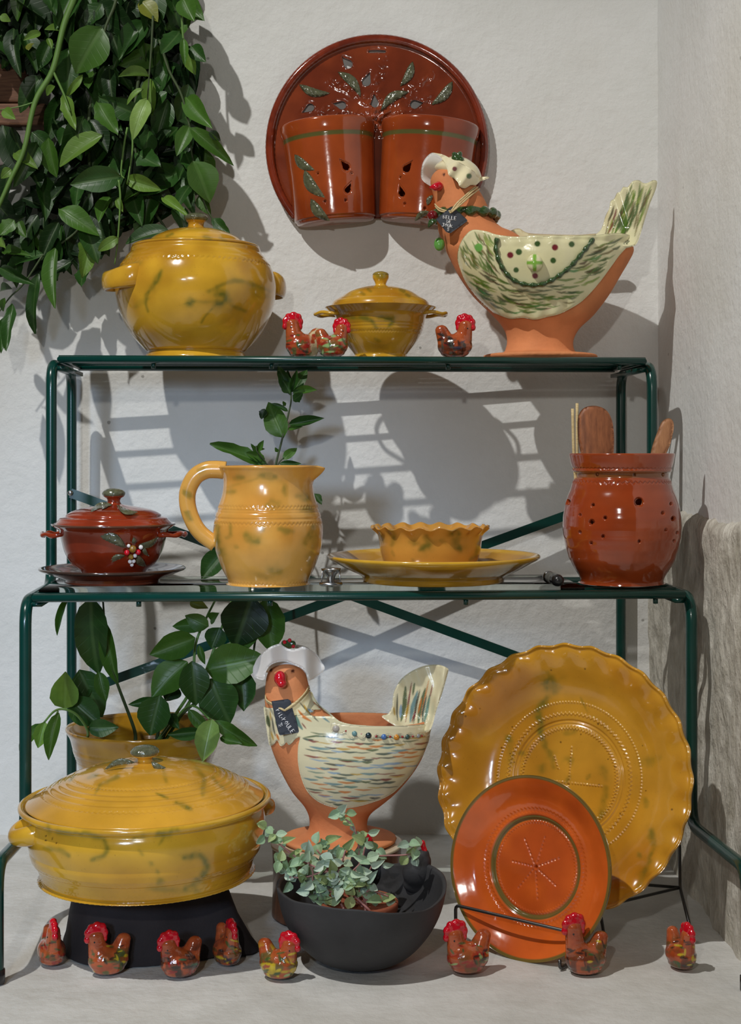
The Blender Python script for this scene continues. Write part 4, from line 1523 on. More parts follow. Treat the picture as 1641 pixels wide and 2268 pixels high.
def paint_y(V, PX):
    c = mottled(V, C_OCHRE * np.array([.98, .86, 1.0]), C_OCHRE2 * np.array([1.02, .9, .9]), 8, 31)
    rr = np.hypot(V[:, 0], V[:, 2]) / RY
    w = (smoothstep(.62, .8, rr) * smoothstep(1.0, .88, rr) * smoothstep(.38, .6, vnoise(V, 11, 8)))[:, None] * .55
    c = c * (1 - w) + lin((168, 98, 16)) * w
    p = Paint(PX, c)
    for pts, w, al in (([(1215, 1505), (1222, 1525)], 36, .75), ([(1212, 1545), (1192, 1575), (1196, 1600), (1194, 1620)], 18, .65), ([(1196, 1620), (1206, 1650), (1222, 1680), (1226, 1700)], 14, .45), ([(1127, 1633), (1128, 1637)], 19, .6), ([(1130, 1655), (1132, 1690)], 14, .3), ([(1152, 1668), (1160, 1670)], 12, .4),
                       ([(1260, 1683), (1263, 1685)], 20, .6), ([(1204, 1695), (1200, 1705)], 20, .45), ([(1250, 1625), (1275, 1618)], 14, .3), ([(1334, 1700), (1342, 1725)], 16, .4), ([(1342, 1745), (1336, 1790), (1330, 1810)], 15, .45), ([(1420, 1690), (1455, 1678)], 22, .3), ([(1430, 1770), (1432, 1785)], 12, .35),
                       ([(1442, 1842), (1446, 1868)], 18, .6), ([(1448, 1880), (1438, 1900)], 9, .5), ([(1414, 1890), (1418, 1896)], 12, .45), ([(1440, 1905), (1425, 1935), (1415, 1960)], 13, .45), ([(1285, 1545), (1300, 1575)], 5, .35), ([(1262, 1718), (1256, 1730)], 9, .4), ([(1305, 1716), (1300, 1725)], 8, .35)):
        p.smear(pts, w, C_GREENB, al)
    rg = np.random.RandomState(3)
    for _ in range(26):
        p.dot(1000 + rg.rand() * 500, 1470 + rg.rand() * 480, 1.3 + rg.rand(), lin((80, 44, 12)), .8, .8)
    return p.C


o, cY, rotY = display_plate('serving_dish', 'large round yellow dish with scalloped rim and green splashes on a wire stand', 1260, 1724, 2.015, RY, math.radians(-27), math.radians(-14),
                            [(0.001, 0), (0.20, 0), (0.40, 0.0015), (0.50, 0.003), (0.62, 0.006), (0.72, 0.013), (0.84, 0.026), (0.93, 0.033), (1.0, 0.034)], mod_y, paint_y, M_OCHRE, 900, 0.0010, 0.008)
RO = 0.1145


def mod_o(TH, R, Fw):
    px = R / RO * 210
    ph = np.abs(((TH * 84 / (2 * PI)) % 1) - 0.5) * 4 - 1
    F2 = Fw + 0
    for rad in (132, 128, 103):
        F2 = F2 - (0.0010 if rad != 103 else -0.001) * np.exp(-((px - rad - ph * 1.8) / 1.5) ** 2)
    F2 = F2 - 0.0014 * np.exp(-((px - 117) / 2.0) ** 2) - 0.0011 * np.exp(-((px - 109) / 2.0) ** 2)
    X, Z = px * np.cos(TH), px * np.sin(TH)
    for k in range(7):
        a = 0.4 + k * 0.9
        bx, by = 62 * math.cos(a), 72 * math.sin(a)
        t_ = np.clip((X * bx + Z * by) / (bx * bx + by * by), 0, 1)
        wob = 5 * np.sin(t_ * 9 + k)
        dd = np.abs(np.hypot(X - t_ * bx, Z - t_ * by) - 0.0) + 0 * wob
        F2 = F2 - 0.0011 * np.exp(-(dd / 2.2) ** 2) * (np.sin(t_ * 46) > -0.2)
    return R, F2


def paint_o(V, PX):
    c = mottled(V, lin((208, 96, 34)) * 1.15, lin((190, 82, 30)) * 1.05, 12, 33)
    px = np.hypot(V[:, 0], V[:, 2]) / RO * 210
    for lo, hi in ((108, 118), (203, 215)):
        w = (smoothstep(lo - 1.5, lo + 1, px) * smoothstep(hi + 1.5, hi - 1, px))[:, None] * .9
        c = c * (1 - w) + lin((96, 96, 48)) * w
    return c


o, cO, rotO = display_plate('dinner_plate', 'orange plate with green rim and green inner ring on a wire stand', 1187, 1920, 1.905, RO, math.radians(-35), math.radians(-11),
                            [(0.001, 0.001), (0.3, 0.0), (0.5, 0.0), (0.56, 0.004), (0.62, 0.0045), (0.75, 0.008), (0.88, 0.016), (0.97, 0.0215), (1.0, 0.022)], mod_o, paint_o, M_ORANGE, 620, 0.0010, 0.007)


def wire(pts, parent, loc, nm='wire', r=0.0022):
    P = fillet([np.array(q) - np.array(loc) for q in pts], 0.006, 4)
    part(nm, tube(P, r, 8), M_WIRE, parent)


def fw(px, py):
    x, y = floor_pt(px, py)
    return np.array([x, y, 0.0022])


def on(rot, c, x, f, z):
    """point in plate frame (x right, f forward of the well, z up)"""
    return np.array(c + rot @ Vector((x, -f, z)))


# stand of the orange plate
a = on(rotO, cO, -0.095, 0.030, -0.062)
b = on(rotO, cO, 0.066, 0.030, -0.066)
loc = Vector((a[0], a[1], 0))
st = thing('plate_stand', 'thin wire stand holding the orange plate', 'plate stand', loc)
wire([(a[0], a[1], 0.002), a, b, (b[0] + 0.004, b[1] - 0.002, 0.002)], st, loc, 'front_wire')
for x in (-0.06, 0.06):
    lo = on(rotO, cO, x, -0.014, -0.105)
    lo[2] = max(lo[2], 0.0035)
    up = on(rotO, cO, x, -0.016, 0.05)
    fr_ = on(rotO, cO, x, 0.029, -0.11)
    wire([(fr_[0], fr_[1], 0.014), (fr_[0], fr_[1], 0.0024), (lo[0], lo[1], 0.0024), up, (up[0] + 0.03, up[1] + 0.05, 0.0024)], st, loc, 'back_wire')
# stand of the yellow dish
a = on(rotY, cY, -0.10, 0.046, -0.150)
loc = Vector((cY.x, cY.y, 0))
st = thing('plate_stand', 'taller thin wire stand holding the large yellow dish', 'plate stand', loc)
J = np.array(W(1506, 1966, 2.06))
up = np.array(W(1505, 1872, 2.085))
dn = np.array([*floor_pt(1525, 2052), 0.0024])
dn[1] -= 0
wire([tuple(up), tuple(J), tuple(np.array(W(1528, 2054, 2.0)))], st, loc, 'back_wire')
q = on(rotY, cY, 0.03, 0.046, -0.172)
wire([tuple(J), tuple(q), tuple(q + np.array([0, -0.004, 0.03]))], st, loc, 'arm_wire')
q2 = on(rotY, cY, -0.08, 0.046, -0.165)
J2 = on(rotY, cY, -0.08, -0.02, -0.135)
wire([tuple(J2), tuple(q2), tuple(q2 + np.array([0, -0.004, 0.03]))], st, loc, 'arm_wire')
wire([tuple(J), tuple(J2)], st, loc, 'cross_wire')
wire([tuple(on(rotY, cY, -0.08, -0.022, 0.0)), tuple(J2), (J2[0] - 0.01, J2[1] - 0.02, 0.0024)], st, loc, 'back_wire')
m_ = (J + J2) / 2
wire([tuple(m_ + np.array([0.0, 0.0, 0.0])), tuple(m_ + np.array([0.01, 0.035, 0.10])), (m_[0] + 0.01, min(m_[1] + 0.16, 2.45), 0.0024)], st, loc, 'strut_wire')

# ================================================================ sheet with holes (outline and holes in pixels)
def sheet_holes(F, poly, holes, depth, thick, cell=4.0, roundness=4.0):
    B = resample(np.concatenate([poly, poly[:1]]), cell)[:-1]
    loops = [B]
    for h in holes:
        h = np.asarray(h, float)
        loops.append(resample(np.concatenate([h, h[:1]]), cell * 0.6)[:-1])
    x0, y0 = B.min(0)
    x1, y1 = B.max(0)
    gx, gy = np.meshgrid(np.arange(x0, x1, cell), np.arange(y0, y1, cell * 0.87))
    gx = gx + (np.arange(gy.shape[0]) % 2)[:, None] * cell / 2
    G = np.stack([gx.ravel(), gy.ravel()], 1)
    ok = inside(G, B)
    for k, l in enumerate(loops):
        ok &= poly_dist(G, l) > cell * 0.5
        if k:
            ok &= ~inside(G, l)
    pts, ed = [], []
    for l in loops:
        n0 = len(pts)
        pts += [tuple(q) for q in l]
        ed += [(n0 + i, n0 + (i + 1) % len(l)) for i in range(len(l))]
    pts += [tuple(q) for q in G[ok]]
    r = delaunay_2d_cdt([Vector(q) for q in pts], ed, [list(range(len(B)))], 1, 1e-5)
    P2 = np.array([tuple(v) for v in r[0]])
    T = np.array([f for f in r[2] if len(f) == 3])
    cen = P2[T].mean(1)
    keep = np.ones(len(T), dtype=bool)
    for l in loops[1:]:
        keep &= ~inside(cen, l)
    T = T[keep]
    dist = np.min([poly_dist(P2, l) for l in loops], 0)
    e = np.clip(1 - dist / roundness, 0, 1)
    inset = thick * 0.3 * (1 - np.sqrt(np.clip(1 - e ** 2, 0, 1)))
    y = depth(P2[:, 0], P2[:, 1])
    front = np.array([F.P(q[0], q[1], yy) for q, yy in zip(P2, y + inset)])
    back = front.copy()
    back[:, 1] += thick - inset
    n = len(P2)
    es = {}
    for t_ in T:
        for a, b in ((t_[0], t_[1]), (t_[1], t_[2]), (t_[2], t_[0])):
            k = (min(a, b), max(a, b))
            es[k] = None if k in es else (a, b)
    side = [(a, b, b + n, a + n) for v in es.values() if v is not None for a, b in [v]]
    return np.concatenate([front, back]), np.array(side), np.concatenate([T, T[:, ::-1] + n]), np.concatenate([P2, P2])


def teardrop(tip, cen, r, n=22):
    tip, cen = np.array(tip, float), np.array(cen, float)
    d = tip - cen
    L = np.linalg.norm(d)
    u = d / L
    v = np.array([-u[1], u[0]])
    a = np.linspace(0.35 * PI, 1.65 * PI, n)
    arc = [cen + r * (np.cos(k) * u + np.sin(k) * v) for k in a]
    return np.array([tip] + arc)


# ================================================================ wall planter
F = Frame(835, 2.474, W(835, 500, 2.474).z)
t = thing('wall_planter', 'red-brown glazed round wall plaque with two half pots and green leaves', 'wall planter', F.loc)
A = np.linspace(0, 2 * PI, 160, endpoint=False)
circ = np.stack([835 + 240 * np.cos(A), 325 + 243 * np.sin(A)], 1)
circ[:, 1] = np.minimum(circ[:, 1], 484)
slot = np.array([(817, 111), (835, 110), (853, 111), (855, 114), (853, 117), (835, 116), (817, 117), (815, 114)], float)
TD = [((757, 126), (771, 142), 10), ((819, 159), (811, 181), 10), ((828, 207), (830, 229), 9), ((668, 250), (687, 238), 9), ((737, 229), (757, 233), 9.5), ((938, 227), (918, 231), 10), ((880, 270), (889, 262), 8)]
stems = [[(835, 262), (810, 222), (775, 196), (735, 180)], [(832, 250), (835, 190), (850, 150), (845, 120)], [(840, 258), (880, 215), (920, 190), (960, 165)], [(835, 262), (780, 250), (720, 245), (690, 262)], [(840, 258), (900, 240), (960, 215)], [(838, 300), (838, 262)]]


def plate_depth(x, y):
    P = np.stack([x, y], 1)
    d = np.hypot(x - 835, (y - 325))
    out = -0.006 * smoothstep(225, 240, d) + 0.002 * (1 - (d / 240) ** 2)
    for s_ in stems:
        q = poly_dist(P, spline(s_, 4), closed=False)
        out = out - 0.0024 * np.exp(-(q / 11.0) ** 2) * smoothstep(.45, .75, vnoise(P, 0.22, 3))
    return out


V, Q, T, PX = sheet_holes(F, circ, [teardrop(*a) for a in TD] + [slot], plate_depth, 0.007, 4.0, 3.0)
c = mottled(V, lin((140, 62, 32)), lin((116, 48, 26)), 12, 41)
part('backplate', build('backplate', V, Q, T, c), M_RED, t)
a = np.linspace(-0.25 * PI + 0.02, 1.25 * PI - 0.02, 420)
rim = np.array([F.P(835 + 238 * math.cos(k), 325 - 240 * math.sin(k), -0.004) for k in a])
rim = rim[rim[:, 2] > F.Z(484)]
V, Q, T = tube(rim, 1.0 * np.ones(len(rim)) * 7.5 * F.s, 9, up=(0, -1, 0), flat=(1.25, .8), tw=0.16)
part('rope_rim', build('rope_rim', V, Q, T, mottled(V, lin((132, 52, 30)), lin((108, 40, 24)), 40, 42)), M_RED, t)
for lf in ((662, 187, 731, 206, 20, .12), (748, 159, 799, 214, 22, -.12), (914, 136, 886, 191, 20, -.1), (905, 203, 843, 247, 22, .15), (1002, 180, 955, 232, 22, -.1)):
    part('leaf_relief', leaf_relief(F, *lf[:5], lambda x, y: plate_depth(x, y) - 0.004, 0.006, lf[5]), M_OLIVE, t)


def half_pot(cx, topy, boty, rt, rb, tilt, band, holes, leaves, dots):
    FH = Frame(cx, F.d, F.zs)
    hgt = (boty - topy)
    prof = [(0.0, boty), None, (rb * .80, boty), (rb * .96, boty - 9), (rb, boty - 22), ((rb + rt) / 2, (topy + boty) / 2), (rt, topy + 34), None, (rt * 1.03, topy + 22), (rt * 1.04, topy + 6), (rt * 1.02, topy), None, (rt * .95, topy + 1), None, (rt * .94, topy + 30), (rb * .92, boty - 22), (0, boty - 14)]
    P = [None if q is None else (q[0] * F.s, (500 - q[1]) * F.s) for q in prof]
    th0 = Matrix.Rotation(tilt, 3, 'Y')
    piv = np.array([0, 0, (500 - (topy + boty) / 2) * F.s])

    def place(V):
        V = V.copy()
        V[:, 1] = np.where(V[:, 1] < 0, V[:, 1] * 0.86, V[:, 1] * 0.06)
        V = (V - piv) @ np.array(th0).T + piv
        V[:, 0] += (cx - F.cx) * F.s
        V[:, 1] -= 0.004
        return V

    def md(TH, R, Z, tt):
        Pp = np.stack([(R * np.cos(TH)).ravel(), (R * np.sin(TH)).ravel(), Z.ravel()], 1)
        px = F.px(place(Pp))
        pit = np.zeros(len(Pp))
        for tp, cn, r_ in holes:
            td = teardrop(tp, cn, r_)
            ds = poly_dist(px, td) * np.where(inside(px, td), -1, 1)
            pit = np.maximum(pit, smoothstep(0.8, -1.2, ds))
        for x, y in dots:
            pit = np.maximum(pit, smoothstep(4, 2.4, np.hypot(px[:, 0] - x, px[:, 1] - y)))
        pit = pit.reshape(R.shape) * (np.sin(TH) < 0) * (tt < 0.6)
        return R - 0.005 * pit, Z
    V, Q, T = lathe(P, 420, 1.6 * F.s, md)
    Pl = V.copy()
    V = place(V)
    px = F.px(V)
    sd = []
    for tp, cn, r_ in holes:
        td = teardrop(tp, cn, r_)
        sd.append(poly_dist(px, td) * np.where(inside(px, td), -1, 1) + 1.0)
    for x, y in dots:
        sd.append(np.hypot(px[:, 0] - x, px[:, 1] - y) - 2.6)
    Q = pierce(V, Q, px, Pl[:, 1] < -0.012, np.min(sd, 0))
    c = mottled(V, lin((160, 72, 30)), lin((136, 56, 24)), 11, 43)
    yb = 500 - Pl[:, 2] / F.s
    rr = np.hypot(Pl[:, 0], Pl[:, 1]) / F.s
    w = (smoothstep(topy + 31, topy + 33.5, yb) * smoothstep(topy + 43, topy + 40.5, yb) * (rr > rt * .97))[:, None]
    c = c * (1 - w) + lin((88, 86, 44)) * w
    hp = part('half_pot', build('half_pot', V, Q, T, c), M_ORANGE, t)
    # leaves on its front
    fr_ = (np.sin(np.arctan2(Pl[:, 1], Pl[:, 0])) < 0) & (rr > rb * .9)
    Pf, yf = px[fr_], V[fr_, 1]

    def dep(x, y):
        out = []
        for X, Y in zip(np.atleast_1d(x), np.atleast_1d(y)):
            k = np.argsort((Pf[:, 0] - X) ** 2 + (Pf[:, 1] - Y) ** 2)[:6]
            out.append(yf[k].min())
        return np.array(out)
    for lf in leaves:
        part('leaf_relief', leaf_relief(F, *lf[:5], lambda x, y: dep(x, y) - 0.003, 0.006, lf[5]), M_OLIVE, hp)


half_pot(734, 276, 498, 101, 91, math.radians(-5.0), None, [((752, 352), (767, 370), 9.5), ((779, 401), (770, 421), 8.5)], [(652, 342, 697, 377, 22, .12), (674, 376, 720, 438, 26, .12), (688, 440, 731, 490, 24, .1)], [(704, 384), (779, 384), (720, 446), (766, 443)])
half_pot(944, 276, 498, 105, 98, math.radians(5.0), None, [((914, 355), (900, 374), 10), ((884, 406), (890, 429), 9)], [(958, 432, 946, 456, 12, .1), (950, 468, 918, 490, 15, .1)], [(887, 392), (896, 451), (941, 461)])


# ================================================================ hens
def rows_interp(rows, k=5):
    return spline(np.array(rows, float), k)


def loft(F, rows, n=48, smooth=5):
    R = rows_interp(rows, smooth)
    a = np.arange(n) / n * 2 * PI
    V = []
    for y, xl, xr, b in R:
        c, h = (xl + xr) / 2, (xr - xl) / 2
        V.append(np.stack([(c + h * np.cos(a) - F.cx) * F.s, -b * F.s * np.sin(a), np.full(n, F.Z(y))], 1))
    V = np.array(V)
    m = len(V)
    c0, c1 = V[0].mean(0), V[-1].mean(0)
    V = np.concatenate([V.reshape(-1, 3), [c0, c1]])
    k = np.arange(n)
    k1 = (k + 1) % n
    T = np.concatenate([np.stack([np.full(n, m * n), k1, k], 1), np.stack([np.full(n, m * n + 1), (m - 1) * n + k, (m - 1) * n + k1], 1)])
    return V, gridq(m, n, False, True), T


def loft_front(F, rows_list, margin=0.06):
    tabs = [rows_interp(r) for r in rows_list]
    tabs = [r[np.argsort(r[:, 0])] for r in tabs]

    def f(x, y):
        x, y = np.asarray(x, float), np.asarray(y, float)
        out = np.zeros(x.shape) - 0.0
        for r in tabs:
            xl, xr, b = (np.interp(y, r[:, 0], r[:, k]) for k in (1, 2, 3))
            u = (x - (xl + xr) / 2) / ((xr - xl) / 2 + 1e-9)
            d = -b * F.s * np.sqrt(np.clip(1 - u * u, 0, None))
            d = np.where((y < r[0, 0] - 22) | (y > r[-1, 0] + 3), 0, d)
            out = np.minimum(out, d)
        return out
    return f


GLYPH = {
    'B': [[(0, 0), (0, 1), (.7, .85), (.1, .5), (.8, .3), (0, 0)]], 'E': [[(.8, 1), (0, 1), (0, 0), (.8, 0)], [(0, .5), (.6, .5)]], 'L': [[(0, 1), (0, 0), (.8, 0)]],
    'D': [[(0, 0), (0, 1), (.8, .6), (.7, .2), (0, 0)]], 'J': [[(.1, 1), (.9, 1)], [(.6, 1), (.55, .1), (.2, 0), (0, .25)]], 'O': [[(.4, 1), (0, .5), (.4, 0), (.8, .5), (.4, 1)]],
    'U': [[(0, 1), (.1, .1), (.5, 0), (.8, .2), (.8, 1)]], 'R': [[(0, 0), (0, 1), (.7, .8), (.1, .45), (.8, 0)]], 'P': [[(0, 0), (0, 1), (.7, .8), (.05, .45)]], 'I': [[(.3, 1), (.3, 0)]], 'i': [[(.3, .7), (.3, 0)], [(.3, 1), (.33, .95)]],
    '-': [[(.1, .4), (.6, .45)]], 'S': [[(0, .9), (.9, .75), (.1, .55), (.9, .4), (.1, .2), (.7, 0)]], 'M': [[(0, 0), (.1, 1), (.4, .4), (.7, 1), (.8, 0)]]}


def write(F, text, x0, y0, h, ang, depth, parent, mat, r=0.0006, adv=1.15, nm='lettering', wid=0.72):
    ca, sa = math.cos(ang), math.sin(ang)
    parts_ = []
    for i, ch in enumerate(text):
        for st_ in GLYPH.get(ch, []):
            P = []
            for gx, gy in st_:
                lx, ly = (i * adv * wid + gx * wid) * h, -gy * h
                X, Y = x0 + lx * ca - ly * sa, y0 + lx * sa + ly * ca
                P.append(F.P(X, Y, depth(X, Y) - 0.0004))
            parts_.append(tube(P, r, 5))
    o = part(nm, join(*parts_), mat, parent)
    return o


def slate(F, lab, poly, depth, thick, lines):
    V, Q, T, PX = sheet(F, poly, lambda x, y: np.array([depth(a, b) for a, b in zip(x, y)]), thick, 4.0, False, 2.0)
    tg = thing('slate_tag', lab, 'tag', F.loc)
    part('slate', build('slate', V, Q, T), M_SLATE, tg)
    for txt, x, y, h, a in lines:
        write(F, txt, x, y, h, a, depth, tg, M_CHALK)
    return tg


def raffia(F, tg, paths, r=0.0011):
    for k, P in enumerate(paths):
        P3 = [F.P(x, y, d) for x, y, d in P]
        part('raffia_string', tube(spline(P3, 5), r, 6), M_RAFFIA, tg)


C_CLAY = lin((216, 140, 92)) * 1.05
C_CREAM = lin((232, 222, 184))
rnd = np.random.RandomState(11)

# ---- hen with the green wings, top shelf
F = Frame(1196, 2.335, SHELF_T)
t = thing('hen_planter', 'large terracotta hen planter with cream and green wings, top shelf', 'hen planter', F.loc)
body_rows = [(797, 1078, 1316, 118), (793, 1072, 1322, 124), (786, 1074, 1318, 120), (782, 1112, 1278, 82), (772, 1120, 1270, 74), (752, 1123, 1270, 72), (727, 1115, 1284, 80), (699, 1092, 1314, 100), (656, 1048, 1347, 124), (614, 1018, 1372, 140), (580, 1000, 1392, 146), (560, 990, 1402, 146), (548, 986, 1402, 142)]
inner = [(548, 1000, 1388, 128), (570, 1008, 1376, 126), (614, 1040, 1340, 110), (640, 1080, 1300, 80)]
neck_rows = [(372, 985, 1000, 10), (378, 968, 1022, 30), (387, 958, 1036, 40), (400, 953, 1047, 46), (416, 955, 1057, 49), (441, 962, 1072, 53), (465, 965, 1083, 57), (487, 967, 1092, 62), (506, 970, 1112, 70), (518, 973, 1140, 78), (540, 984, 1165, 84), (580, 1004, 1180, 80), (620, 1030, 1180, 60)]
Bv = loft(F, body_rows, 64)
# make the body a shell: stack outer and inner rows
R = np.concatenate([rows_interp(body_rows, 4), rows_interp(inner, 4)])
me = remesh([(lambda rr: loft(F, rr, 64, 1))(R), loft(F, neck_rows, 48)], 0.0026, 5, 'body')
V = coords(me)
PX = F.px(V)
p = Paint(PX, mottled(V, C_CLAY, C_CLAY * np.array([.9, .82, .78]), 9, 51))
for ex in ((983, 386),):
    p.dot(ex[0], ex[1], 3.4, lin((70, 28, 16)), .8)
set_col(me, p.C)
body = part('body', me, M_CLAY, t)
fr = loft_front(F, [body_rows, neck_rows])
WING = [(1047, 509), (1030, 522), (1018, 542), (1013, 572), (1022, 604), (1032, 626), (1048, 650), (1066, 672), (1084, 688), (1106, 698), (1130, 706), (1158, 704), (1184, 708), (1212, 702), (1240, 695), (1266, 682), (1289, 667), (1312, 644), (1332, 620), (1354, 590), (1374, 563), (1392, 546), (1409, 541), (1407, 526),
        (1370, 516), (1318, 521), (1289, 521), (1262, 523), (1236, 521), (1209, 523), (1183, 521), (1156, 524), (1126, 523), (1098, 519), (1076, 512)]


def wing_depth(x, y):
    d = fr(x, np.maximum(y, 549))
    for _k in range(3):
        d = fr(CX0 + (x - CX0) * (F.d + d) / F.d, np.maximum(HOR + (y - HOR) * (F.d + d) / F.d, 549))
    e = poly_dist(np.stack([x, y], 1), WING)
    return d - 0.006 - 0.003 * smoothstep(26, 0, e) * (1 + np.sin(e * 0 + x * 0.16) * .6)


V, Q, T, PX = sheet(F, WING, wing_depth, 0.006, 2.2, True, 3.0)
C_W = lin((228, 222, 180))
p = Paint(PX, mottled(V, C_W, C_W * np.array([.96, .97, .9]), 20, 52))
GR = [lin((70, 104, 38)), lin((96, 130, 48)), lin((54, 78, 38)), lin((110, 96, 42)), lin((84, 60, 34)), lin((140, 160, 70)), lin((60, 140, 70)), lin((132, 60, 60))]
pw = [.22, .2, .2, .1, .1, .1, .05, .03]
cenx, ceny = 1200, 545
ARC = spline([(1101, 527), (1098, 550), (1105, 578), (1119, 603), (1140, 622), (1168, 631), (1200, 630), (1228, 617), (1257, 596), (1281, 571), (1313, 531)], 6)
pocket = np.concatenate([ARC, [(1300, 515), (1110, 515)]])
cnt = 0
for _ in range(900):
    x, y = 1018 + rnd.rand() * 390, 512 + rnd.rand() * 192
    q = np.array([[x, y]])
    if not inside(q, np.array(WING))[0] or inside(q, pocket)[0] or poly_dist(q, WING)[0] < 14 or poly_dist(q, ARC, False)[0] < 10:
        continue
    # strokes sweep around the pocket: tangent of the arc, tipped outward on both flanks
    k = np.argmin(np.hypot(ARC[:, 0] - x, ARC[:, 1] - y))
    tg = ARC[min(k + 1, len(ARC) - 1)] - ARC[max(k - 1, 0)]
    tg = tg / np.linalg.norm(tg)
    u = (x - 1200) / 190
    if u < -0.35:
        dr = np.array([.55, .83])
        if y > 600:
            dr = np.array([.88, .45])
    elif u > 0.45:
        dr = np.array([.92, -.38])
    else:
        dr = np.array([1, .18 * -u])
        dr = dr / np.linalg.norm(dr)
    L = 20 + rnd.rand() * 26
    a0 = np.array([x, y]) - dr * L / 2
    b0 = np.array([x, y]) + dr * L / 2
    mid = np.array([x, y]) + np.array([dr[1], -dr[0]]) * -3
    p.stroke([a0, mid, b0], 2.4 + rnd.rand() * 3.2, GR[rnd.choice(8, p=pw)], 1.2, .9, .85)
    cnt += 1
    if cnt > 175:
        break
for x, y, r, cc in ((1190, 540, 6.5, 0), (1229, 548, 7, 1), (1266, 541, 6.5, 0), (1149, 558, 7, 0), (1130, 565, 7, 1), (1225, 577, 6.5, 0), (1143, 598, 6, 0), (1185, 611, 6.5, 1), (1060, 548, 9, 2)):
    p.dot(x, y, r, (lin((62, 92, 44)), lin((120, 40, 48)), lin((110, 170, 80)))[cc], 1.2)
part('wing', build('wing', V, Q, T, p.C), M_SLIP, t, 'cream glazed wing with green brush strokes')
# braided green cord round the pocket
P3 = []
for i, (x, y) in enumerate(resample(ARC, 3.0)):
    P3.append(F.P(x, y, float(wing_depth(np.array([x]), np.array([y]))[0]) - 0.003))
P3 = np.array(P3)
k = np.arange(len(P3))
V, Q, T = tube(P3, (6.2 + 1.5 * np.sin(k * 0.9)) * F.s, 10, tw=0.35, flat=(1.15, .8))
part('green_cord', build('green_cord', V, Q, T), M_DGREEN, t)
bb = np.array(F.P(1184, 582, float(wing_depth(np.array([1184.]), np.array([582.]))[0]) - 0.006))
V, Q, T = ellipsoid(bb, (17 * F.s, 13 * F.s, 18 * F.s), 40, 28)
PX = F.px(V)
p = Paint(PX, C_W)
p.stroke([(1160, 582), (1210, 582)], 8, lin((130, 180, 70)), 1)
p.stroke([(1184, 560), (1184, 605)], 8, lin((130, 180, 70)), 1)
part('button', build('button', V, Q, T, p.C), M_SLIP, t)
# far wing edge showing over the rim
V, Q, T, PX = sheet(F, [(1120, 520), (1135, 509), (1150, 506), (1170, 516), (1220, 519), (1280, 520), (1330, 519), (1330, 545), (1120, 545)], lambda x, y: 0.085 + 0 * x, 0.006, 5, True, 3)
part('far_wing', build('far_wing', V, Q, T, np.tile(C_W, (len(V), 1))), M_SLIP, t)
TAIL = [(1316, 523), (1331, 508), (1341, 478), (1349, 462), (1352, 446), (1360, 440), (1366, 428), (1374, 424), (1380, 414), (1390, 414), (1400, 402), (1414, 399), (1424, 405), (1434, 405), (1446, 399), (1455, 402), (1452, 420), (1440, 450), (1430, 480), (1421, 510), (1411, 538), (1400, 546), (1380, 549), (1350, 540), (1330, 534)]


def tail_depth(x, y):
    return -0.02 - 0.012 * np.sin((x - 1316) / 140 * PI) + 0.0022 * np.sin((x * .8 - y * .25) * 0.22) - smoothstep(500, 548, y) * 0.035


V, Q, T, PX = sheet(F, TAIL, tail_depth, 0.009, 2.2, True, 4)
p = Paint(PX, mottled(V, C_W, C_W * np.array([.95, .96, .88]), 20, 53))
for _ in range(62):
    y = 425 + rnd.rand() * 90
    lo, hi = np.interp(y, [425, 440, 475, 515], [1392, 1368, 1350, 1340]), np.interp(y, [425, 515], [1440, 1412])
    x = lo + rnd.rand() * (hi - lo)
    L = 24 + rnd.rand() * 40
    dr = np.array([.34 + rnd.randn() * .08, -.94])
    a0, b0 = np.array([x, y]) - dr * L / 2, np.array([x, y]) + dr * L / 2
    p.stroke([a0, (a0 + b0) / 2 + np.array([1.5, 0]), b0], 2.6 + rnd.rand() * 3.4, GR[rnd.choice(8, p=pw)], 1.1, .9, .8)
part('tail', build('tail', V, Q, T, p.C), M_SLIP, t, 'upright cream tail with green strokes')
write(F, 'MP', 1382, 541, 9, 0, lambda x, y: float(tail_depth(np.array([x]), np.array([y]))[0]), t, M_DGREEN, 0.0005, nm='signature')
# bonnet
BACK = [(957, 338), (944, 348), (936, 362), (932, 382), (934, 397), (946, 408), (962, 414), (985, 408), (1000, 380), (990, 352), (972, 342)]
V, Q, T, PX = sheet(F, BACK, lambda x, y: 0.012 + 0.022 * smoothstep(932, 985, x) - 0.006 * np.sin((y - 338) * .08), 0.006, 3, True, 4)
hat = part('bonnet', build('bonnet', V, Q, T), M_HAT, t, 'white floppy bonnet')
FRONT = [(957, 338), (972, 344), (984, 360), (990, 374), (994, 388), (1006, 396), (1014, 404), (1018, 413), (1030, 417), (1042, 410), (1054, 410), (1064, 402), (1084, 394), (1078, 391), (1066, 391), (1056, 384), (1042, 374), (1022, 362), (1000, 352), (980, 342)]


def bon(x, y):
    r = np.hypot((x - 1004) / 52, (y - 398) / 52)
    return -0.045 * np.sqrt(np.clip(1.35 - r * r, 0.02, None)) - 0.004 * np.sin(x * .14 + y * .1)


